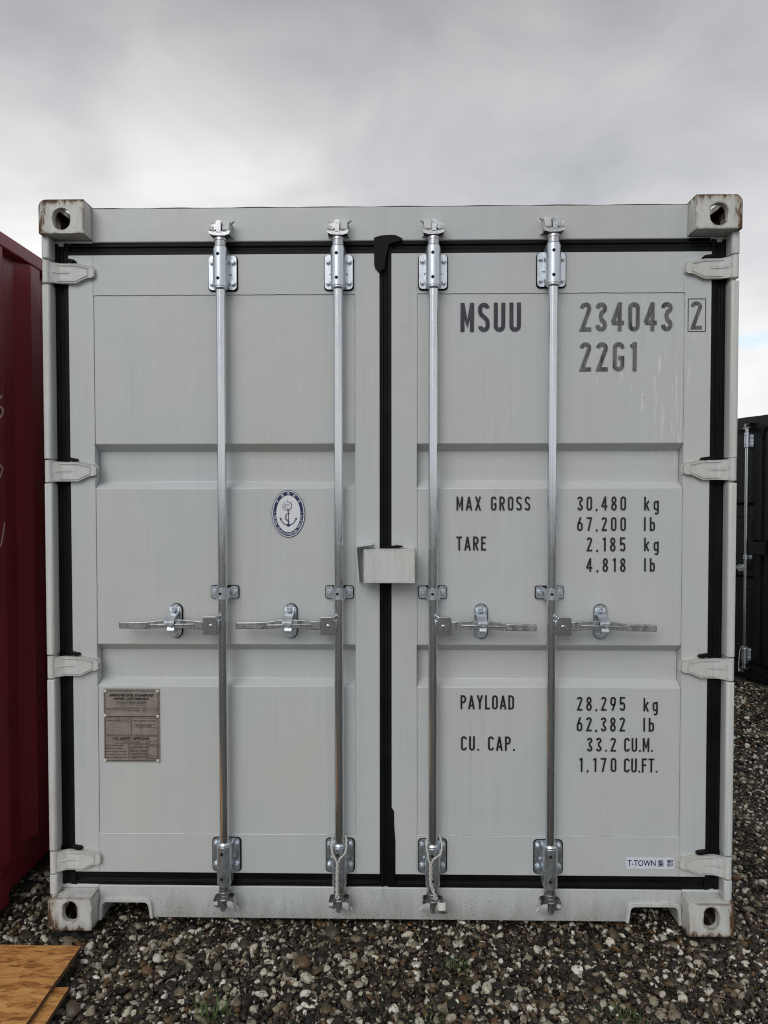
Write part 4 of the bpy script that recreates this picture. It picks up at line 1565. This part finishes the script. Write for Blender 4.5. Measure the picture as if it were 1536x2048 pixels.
bpy.context.view_layer.update()
red = copy_tree(root, 'container_red_paint')
red.location = (-1.443 - W, -0.062, -0.006)
tag(red, 'dark red corrugated shipping container with chalk scribbles beside the grey one', 'shipping container')
black = copy_tree(root, 'container_black_paint')
FA = math.atan2(-0.95, 0.31)                      # direction its door face runs, far-left to near-right
fx, fy = math.cos(FA), math.sin(FA)
BARX, BARY = 3.440, 4.520
black.location = (BARX + 0.174 * fx, BARY + 0.174 * fy, -0.270)
black.rotation_euler = (0, 0, FA)
tag(black, 'black shipping container in the background, its doors turned to the left', 'shipping container')

# chalk scribbles on the red corner post
q = MB()


def chalk(pts_, half, mat=0):
    p = []
    for i in range(len(pts_) - 1):          # smooth the polyline
        for k in range(6):
            u = k / 6
            a = pts_[max(i - 1, 0)]
            b_, c_ = pts_[i], pts_[i + 1]
            d_ = pts_[min(i + 2, len(pts_) - 1)]
            p.append(tuple(0.5 * ((2 * b_[j]) + (-a[j] + c_[j]) * u + (2 * a[j] - 5 * b_[j] + 4 * c_[j] - d_[j]) * u * u + (-a[j] + 3 * b_[j] - 3 * c_[j] + d_[j]) * u ** 3) for j in (0, 1)))
    p.append(pts_[-1])
    n0 = len(q.v)
    ribbon(q, p, half, 0.0, mat)
    q.v[n0:] = [(W - 0.006 + 0.0012, a + 0.062, z) for a, _, z in q.v[n0:]]


chalk([(0.06, 1.895), (0.100, 1.900), (0.136, 1.918), (0.166, 1.940)], 0.0040)
chalk([(0.05, 1.880), (0.100, 1.893), (0.150, 1.895), (0.170, 1.884), (0.160, 1.866), (0.134, 1.846), (0.10, 1.835)], 0.0040)
chalk([(0.10, 1.735), (0.128, 1.738), (0.1377, 1.7274), (0.131, 1.720), (0.11, 1.715)], 0.0028)
chalk([(0.09, 1.665), (0.1298, 1.681), (0.153, 1.6723), (0.1595, 1.6613), (0.1454, 1.6384), (0.1283, 1.625), (0.10, 1.612)], 0.0040)
chalk([(0.105, 1.455), (0.1227, 1.4117), (0.131, 1.382), (0.1385, 1.3772), (0.148, 1.392), (0.158, 1.424), (0.169, 1.462)], 0.0040)
o = q.build('chalk_mark', 'chalk', red, smooth=0, recalc=False)
o['label'] = 'pale chalk scribbles'

# ------------------------------------------------------------------ rope loops on the inner bars
def rope_loop(name, bx, jx, bend, label):
    q = MB()
    yf = BY - SLEEVE - 0.0075
    rr = 0.0035
    zt = 0.3350
    strands = []
    for sg in (-1, 1):
        path = [(bx + sg * 0.012, BY + 0.020, zt + 0.006), (bx + sg * 0.0205, BY + 0.008, zt + 0.004), (bx + sg * 0.0255, BY - 0.008, zt - 0.006), (bx + sg * 0.0275, BY - 0.018, zt - 0.024),
                (bx + sg * 0.0225, yf + 0.004, zt - 0.042), (bx + jx + sg * 0.0085, yf, zt - 0.060)]
        n = 30
        for i in range(n + 1):
            u = i / n
            z = zt - 0.070 - 0.122 * u
            a = u * 6.2 * math.pi + (0 if sg > 0 else math.pi)
            xc = bx + jx + bend(u)
            path.append((xc + 0.0036 * math.cos(a), yf - 0.0010 + 0.0032 * math.sin(a), z))
        path.append((path[-1][0] + sg * 0.004, yf, path[-1][2] - 0.008))
        strands.append(path)
    fine = []
    for path in strands:
        f_ = []
        for i in range(len(path) - 1):
            a, b_ = Vector(path[i]), Vector(path[i + 1])
            for k in range(4 if i < 6 else 2):
                f_.append(a.lerp(b_, k / (4 if i < 6 else 2)))
        f_.append(Vector(path[-1]))
        rad = [rr * (1 + 0.13 * math.sin(i * 2.4)) for i in range(len(f_))]
        fine.append((f_, rad))
    for f_, rad in fine:
        q.tube(f_, rad, 8)
    q.tube([(bx - 0.012, BY + 0.020, zt + 0.006), (bx, BY + 0.0215, zt + 0.007), (bx + 0.012, BY + 0.020, zt + 0.006)], rr, 8)
    q.tube([(bx + jx + bend(1) - 0.006, yf, zt - 0.196), (bx + jx + bend(1), yf - 0.001, zt - 0.203), (bx + jx + bend(1) + 0.007, yf, zt - 0.197)], rr, 8)
    o = q.build(name, 'rope_fibre', smooth=60)
    tag(o, label, 'rope', 'rope loops on the lower bar brackets')
    return o


rope_loop('rope_loop', BARS[1][0], -0.0035, lambda u: -0.0015 * u, 'twisted white rope loop hanging straight on the bar left of the centre gap')
rope_loop('rope_loop', BARS[2][0] + 0.004, -0.0125, lambda u: 0.016 * max(0, u - 0.6) / 0.4, 'twisted white rope loop bending sideways on the bar right of the centre gap')
pc = MB()
pc.cyl((0.1905, -0.006, 0.0930), (0.1905, 0.000, 0.1130), 0.0165, 0.0165, 20)
pc.cyl((0.1905, 0.000, 0.1130), (0.1905, 0.001, 0.1160), 0.0165, 0.0135, 20)
pc.cyl((0.1905, 0.0010, 0.1160), (0.1905, 0.0012, 0.1166), 0.0060, 0.0060, 14, mat=1)
pc.prism([(0.168, 0.0900), (0.176, 0.0840), (0.205, 0.0800), (0.211, 0.0860), (0.209, 0.0915), (0.190, 0.0900)], -0.012, 0.056, mat=2)
pc.build('seal_fitting', ['rivet_paint', 'hole_shade', 'cast_zinc'], RD, bevel=0.0012)

# thin cord on the black container's bar
bm_ = black.matrix_world
bpy.context.view_layer.update()
bm_ = black.matrix_world
q = MB()
pts = [(-0.174 + 0.018, BY + 0.01, 0.325), (-0.174 - 0.005, BY - 0.026, 0.327), (-0.174 - 0.026, BY - 0.02, 0.318), (-0.174 - 0.034, BY - 0.03, 0.26), (-0.174 - 0.035, BY - 0.032, 0.20), (-0.174 - 0.040, BY - 0.032, 0.13), (-0.174 - 0.043, BY - 0.03, 0.095)]
pts += [(-0.174 - 0.034 + 0.011 * math.cos(R(a)), BY - 0.03, 0.088 + 0.012 * math.sin(R(a))) for a in range(150, 500, 30)]
q.tube([bm_ @ Vector(p) for p in pts], 0.0035, 6)
o = q.build('thin_cord', 'rope_fibre', smooth=60)
tag(o, 'thin pale cord looped on the locking bar of the black container', 'cord')

# ------------------------------------------------------------------ boards
def board(name, x0, x1, y0, y1, z0, th, slope, label):
    n = 24
    q = MB()
    vs, fs = [], []
    me_pts = []
    for j in range(n + 1):
        for i in range(n + 1):
            u, v_ = i / n, j / n
            x = x0 + (x1 - x0) * u
            y = y0 + (y1 - y0) * v_
            if i in (0, n):
                x += random.uniform(-.0012, .0012)
            if j in (0, n):
                y += random.uniform(-.0012, .0012)
            z = slope(x, y) + 0.002 * math.sin(3 * x + 2 * y)
            me_pts.append((x, y, z0 + z + th))
    m_ = n + 1
    fs = [(j * m_ + i, j * m_ + i + 1, (j + 1) * m_ + i + 1, (j + 1) * m_ + i) for j in range(n) for i in range(n)]
    N = len(me_pts)
    low = [(x, y, z - th) for x, y, z in me_pts]
    q.add(me_pts + low, fs + [tuple(N + k for k in reversed(f_)) for f_ in fs])
    ring = [i for i in range(m_)] + [j * m_ + n for j in range(1, m_)] + [n * m_ + i for i in range(n - 1, -1, -1)] + [j * m_ for j in range(n - 1, 0, -1)]
    off = len(q.f)
    for k in range(len(ring)):
        a, b_ = ring[k], ring[(k + 1) % len(ring)]
        q.f.append([a, N + a, N + b_, b_])
        q.m.append(1)
    o = q.build(name, ['osb_wood', 'osb_edge'], bevel=0.0)
    return tag(o, label, 'board', 'strand boards on the gravel')


board('strand_board', -2.26, -1.0415, -0.75, -0.1285, 0.0135, 0.0155, lambda x, y: 0.0, 'large tan strand board lying on top at the bottom left corner')
board('strand_board', -2.20, -0.9985, -0.98, -0.3060, -0.0035, 0.0150, lambda x, y: 0.0, 'lower tan strand board, a strip of it showing under the larger one')


# ------------------------------------------------------------------ gravel
def ico(sub):
    bm = bmesh.new()
    bmesh.ops.create_icosphere(bm, subdivisions=sub, radius=1.0)
    v = np.array([p.co[:] for p in bm.verts])
    f = np.array([[q_.index for q_ in p.verts] for p in bm.faces])
    bm.free()
    return v, f


def stone_shape(v, seed):
    g_ = np.random.default_rng(seed)
    d = np.zeros(len(v))
    for k in range(5):
        a = g_.normal(size=3) * (1.0 + 0.5 * k)
        d += 0.15 / (1 + 0.6 * k) * np.sin(v @ a + g_.uniform(0, 6.3))
    p = v * (1 + d)[:, None]
    for k in range(g_.integers(2, 7)):             # knapped faces
        n_ = g_.normal(size=3)
        n_ /= np.linalg.norm(n_)
        lim = g_.uniform(0.45, 0.85)
        ex = np.maximum(p @ n_ - lim, 0)
        p = p - ex[:, None] * n_[None, :] * 0.92
    sc_ = np.array([1.0, g_.uniform(0.62, 0.95), g_.uniform(0.42, 0.75)])
    return p * sc_


V1, F1 = ico(2)
V0, F0 = ico(1)
SH1 = [stone_shape(V1, 100 + k) for k in range(14)]
SH0 = [stone_shape(V0, 300 + k) for k in range(8)]


def rand_rot(n, tilt):
    """random spin about z after a limited tilt, so the stones lie roughly flat"""
    out = np.zeros((n, 3, 3))
    az, tx, ty = rng.uniform(0, 2 * np.pi, n), rng.normal(0, tilt, n), rng.normal(0, tilt, n)
    ca, sa = np.cos(az), np.sin(az)
    cx, sx = np.cos(tx), np.sin(tx)
    cy, sy = np.cos(ty), np.sin(ty)
    Z_ = np.zeros((n, 3, 3)); Z_[:, 0, 0] = ca; Z_[:, 0, 1] = -sa; Z_[:, 1, 0] = sa; Z_[:, 1, 1] = ca; Z_[:, 2, 2] = 1
    X_ = np.zeros((n, 3, 3)); X_[:, 0, 0] = 1; X_[:, 1, 1] = cx; X_[:, 1, 2] = -sx; X_[:, 2, 1] = sx; X_[:, 2, 2] = cx
    Y_ = np.zeros((n, 3, 3)); Y_[:, 1, 1] = 1; Y_[:, 0, 0] = cy; Y_[:, 0, 2] = sy; Y_[:, 2, 0] = -sy; Y_[:, 2, 2] = cy
    return Z_ @ X_ @ Y_


def scatter(x0, x1, y0, y1, step, keep=1.0):
    xs, ys = np.arange(x0, x1, step), np.arange(y0, y1, step)
    a, b_ = np.meshgrid(xs, ys)
    a = a.ravel() + rng.uniform(-0.5, 0.5, a.size) * step
    b_ = b_.ravel() + rng.uniform(-0.5, 0.5, b_.size) * step
    k = rng.uniform(size=a.size) < keep
    return a[k], b_[k]


def allowed(x, y, r):
    ok = np.ones(len(x), bool)
    # under the boards, inside castings
    ok &= ~((x < -0.985 + 0.2 * r) & (x > -2.3) & (y < -0.115 + 0.3 * r) & (y > -1.0) & ((x < -1.03) | (y < -0.30)))
    for s in (-1, 1):
        cxs = s * 1.14
        ok &= ~((np.abs(x - cxs) < 0.082 + 0.75 * r) & (y > -0.75 * r) & (y < 0.178 + 0.75 * r))
    ok &= ~((x < -1.443 + 0.8 * r) & (x > -3.9) & (y > -0.07 - 0.8 * r))
    # black container
    rx, ry = x - black.location.x, y - black.location.y
    lx, ly = rx * fx + ry * fy, -rx * fy + ry * fx
    ok &= ~((np.abs(lx) < 1.25) & (ly > -r))
    return ok


def rnd_tone(n):
    return np.clip(rng.beta(0.85, 1.02, n), 0, 1)


class Heap:
    def __init__(self):
        self.V, self.F, self.A, self.n = [], [], [], 0

    def put(self, x, y, size, lift, shapes, faces, tilt=0.35, tone=None):
        n = len(x)
        if n == 0:
            return
        tone = rnd_tone(n) if tone is None else tone
        z = ground_z(x, y) + lift
        Rm = rand_rot(n, tilt)
        pick = rng.integers(0, len(shapes), n)
        for k in range(len(shapes)):
            idx = np.where(pick == k)[0]
            if len(idx) == 0:
                continue
            P = np.einsum('nij,vj->nvi', Rm[idx], shapes[k]) * size[idx][:, None, None]
            P += np.stack([x[idx], y[idx], z[idx]], -1)[:, None, :]
            nv = shapes[k].shape[0]
            self.V.append(P.reshape(-1, 3))
            self.F.append((faces[None] + (self.n + np.arange(len(idx)) * nv)[:, None, None]).reshape(-1, 3))
            self.A.append(np.repeat(tone[idx], nv))
            self.n += len(idx) * nv

    def build(self, name, mat, parent):
        V, F, A = np.concatenate(self.V), np.concatenate(self.F), np.concatenate(self.A)
        me = bpy.data.meshes.new(name)
        me.vertices.add(len(V))
        me.vertices.foreach_set('co', V.astype(np.float32).ravel())
        me.loops.add(F.size)
        me.loops.foreach_set('vertex_index', F.astype(np.int32).ravel())
        me.polygons.add(len(F))
        me.polygons.foreach_set('loop_start', np.arange(0, F.size, 3, dtype=np.int32))
        me.polygons.foreach_set('use_smooth', np.ones(len(F), bool))
        me.update(calc_edges=True)
        at = me.attributes.new('rnd', 'FLOAT', 'POINT')
        at.data.foreach_set('value', A.astype(np.float32))
        me.materials.append(MATS[mat])
        me.set_sharp_from_angle(angle=R(48))
        o = bpy.data.objects.new(name, me)
        COL.objects.link(o)
        o.parent = parent
        return o


hp = Heap()
FRONT = (-1.75, 2.3, -0.95, 0.16)


def layer(region, step, smin, smax, lift, shapes, faces, keep=1.0, tilt=0.35, power=1.0, tone=None):
    x, y = scatter(*region, step, keep)
    s = smin + (smax - smin) * rng.uniform(size=len(x)) ** power
    k = allowed(x, y, s)
    x, y, s = x[k], y[k], s[k]
    hp.put(x, y, s, lift + 0.25 * s, shapes, faces, tilt, None if tone is None else tone(len(x)))


# fine grit, small, middling and large stones in front of the doors
layer(FRONT, 0.0110, 0.0030, 0.0065, 0.004, SH0, F0, 0.85, 0.7)
layer(FRONT, 0.0160, 0.0065, 0.0120, 0.004, SH0, F0, 0.90, 0.6)
layer(FRONT, 0.0240, 0.0100, 0.0170, 0.003, SH1, F1, 0.85, 0.5)
layer((-1.75, 2.3, -0.95, 0.06), 0.060, 0.0150, 0.0210, 0.001, SH1, F1, 0.45, 0.4, 1.5)
layer((-1.75, -0.15, -0.95, 0.06), 0.055, 0.0150, 0.0240, 0.002, SH1, F1, 0.45, 0.4, 1.3)
# under the container behind the sill cut-outs, the gap to the red container
for rg in ((-1.05, -0.80, 0.16, 1.5), (0.80, 1.06, 0.16, 1.5), (-1.45, -1.20, 0.16, 2.2)):
    layer(rg, 0.020, 0.009, 0.018, 0.004, SH0, F0, 0.95, 0.5)
    layer(rg, 0.040, 0.014, 0.026, 0.002, SH1, F1, 0.7, 0.4)
# the yard to the right, thinning into the ground material
layer((1.20, 2.9, 0.16, 1.8), 0.0195, 0.007, 0.015, 0.004, SH0, F0, 0.9, 0.5)
layer((1.20, 2.9, 0.16, 1.8), 0.045, 0.014, 0.025, 0.002, SH1, F1, 0.6, 0.4, 1.4)
layer((1.20, 4.4, 1.8, 5.6), 0.026, 0.009, 0.018, 0.003, SH0, F0, 0.9, 0.5)
layer((1.20, 4.4, 1.8, 5.6), 0.070, 0.018, 0.030, 0.002, SH0, F0, 0.6, 0.4)
gr = hp.build('gravel', 'gravel_stone', ground)
gr['kind'] = 'stuff'

# the 300 stones that show largest, each one its own piece
ST = []
for k in range(10):
    q = MB()
    q.v = [tuple(p) for p in SH1[k]]
    q.f = [list(map(int, p)) for p in F1]
    q.m = [0] * len(F1)
    me = q.mesh('stone', 'picked_stone', 48, recalc=False)
    ST.append(me)
placed = []
tries = 0
while len(placed) < 300 and tries < 20000:
    tries += 1
    y = rng.uniform(-0.50, 0.02) if rng.uniform() < 0.9 else rng.uniform(0.02, 0.14)
    x = rng.uniform(-1.30, 1.30)
    s = 0.0140 + (0.0145 if x < -0.1 else 0.0090) * rng.uniform() ** 2.0
    if not allowed(np.array([x]), np.array([y]), np.array([s]))[0]:
        continue
    if any((x - a) ** 2 + (y - b_) ** 2 < (0.85 * (s + c_)) ** 2 for a, b_, c_ in placed):
        continue
    placed.append((x, y, s))
    o = put(ST[rng.integers(0, 10)], 'stone', ground, (x, y, float(ground_z(x, y)) + 0.008 + 0.25 * s), (rng.normal(0, 0.35), rng.normal(0, 0.35), rng.uniform(0, 6.28)))
    o.scale = (s, s, s)


# ------------------------------------------------------------------ grass, dry stems, moss
def blades(name, cx, cy, n, spread, h0, h1, width, lean, mat, label, cat, group=None):
    vs, fs, at = [], [], []
    for k in range(n):
        a, d = random.uniform(0, 6.28), spread * math.sqrt(random.random())
        bx_, by_ = cx + d * math.cos(a), cy + d * math.sin(a)
        z0 = float(ground_z(bx_, by_)) + 0.006
        h = random.uniform(h0, h1)
        dirx, diry = math.cos(a + random.uniform(-1.2, 1.2)), math.sin(a + random.uniform(-1.2, 1.2))
        ln = random.uniform(0.2, 1.0) * lean
        px_, py_ = -diry, dirx
        o = len(vs)
        rv_ = random.random()
        for i in range(5):
            u = i / 4
            wd_ = width * (1 - u * 0.92) * 0.5
            x = bx_ + dirx * ln * h * u * u
            y = by_ + diry * ln * h * u * u
            z = z0 + h * (u - 0.35 * ln * u * u)
            vs += [(x + px_ * wd_, y + py_ * wd_, z), (x - px_ * wd_, y - py_ * wd_, z)]
            at += [rv_, rv_]
        for i in range(4):
            fs.append((o + 2 * i, o + 2 * i + 1, o + 2 * i + 3, o + 2 * i + 2))
    q = MB()
    q.v, q.f, q.m = vs, fs, [0] * len(fs)
    ob = q.build(name, mat, smooth=60, recalc=False)
    attr = ob.data.attributes.new('rnd', 'FLOAT', 'POINT')
    attr.data.foreach_set('value', at)
    return tag(ob, label, cat, group)


GT = 'grass tufts in the gravel'
blades('grass_tuft', -0.520, -0.405, 80, 0.048, 0.03, 0.070, 0.0030, 0.9, 'grass_green', 'bright green grass tuft at the bottom edge right of the strand boards', 'grass tuft', GT)
blades('grass_tuft', 0.120, -0.425, 110, 0.080, 0.012, 0.030, 0.0032, 1.1, 'grass_green', 'low green grass patch at the bottom edge below the right door rope', 'grass tuft', GT)
blades('grass_tuft', 0.225, -0.205, 110, 0.065, 0.014, 0.030, 0.0030, 1.2, 'grass_green', 'short thin green grass in the gravel between the rope and the bottom edge', 'grass tuft', GT)
blades('grass_tuft', 0.700, -0.420, 170, 0.100, 0.014, 0.038, 0.0032, 1.0, 'grass_green', 'wide dark green grass patch at the bottom right edge', 'grass tuft', GT)
blades('grass_tuft', -0.690, -0.055, 60, 0.045, 0.008, 0.030, 0.0028, 1.2, 'moss', 'mossy brown-green tuft beside the left sill cut-out', 'grass tuft', GT)
blades('grass_tuft', -1.330, 0.26, 40, 0.05, 0.008, 0.024, 0.0030, 1.2, 'moss', 'small mossy tuft in the gap beside the red container', 'grass tuft', GT)
blades('dry_stems', 0.930, -0.250, 60, 0.120, 0.02, 0.070, 0.0016, 1.9, 'dry_stem', 'dry brown stems lying on the gravel at the bottom right', 'dry stems')
blades('dry_stems', -0.62, -0.130, 9, 0.070, 0.04, 0.085, 0.0022, 2.0, 'dry_stem', 'a few pale dry stems lying on the gravel in front of the left door', 'dry stems')
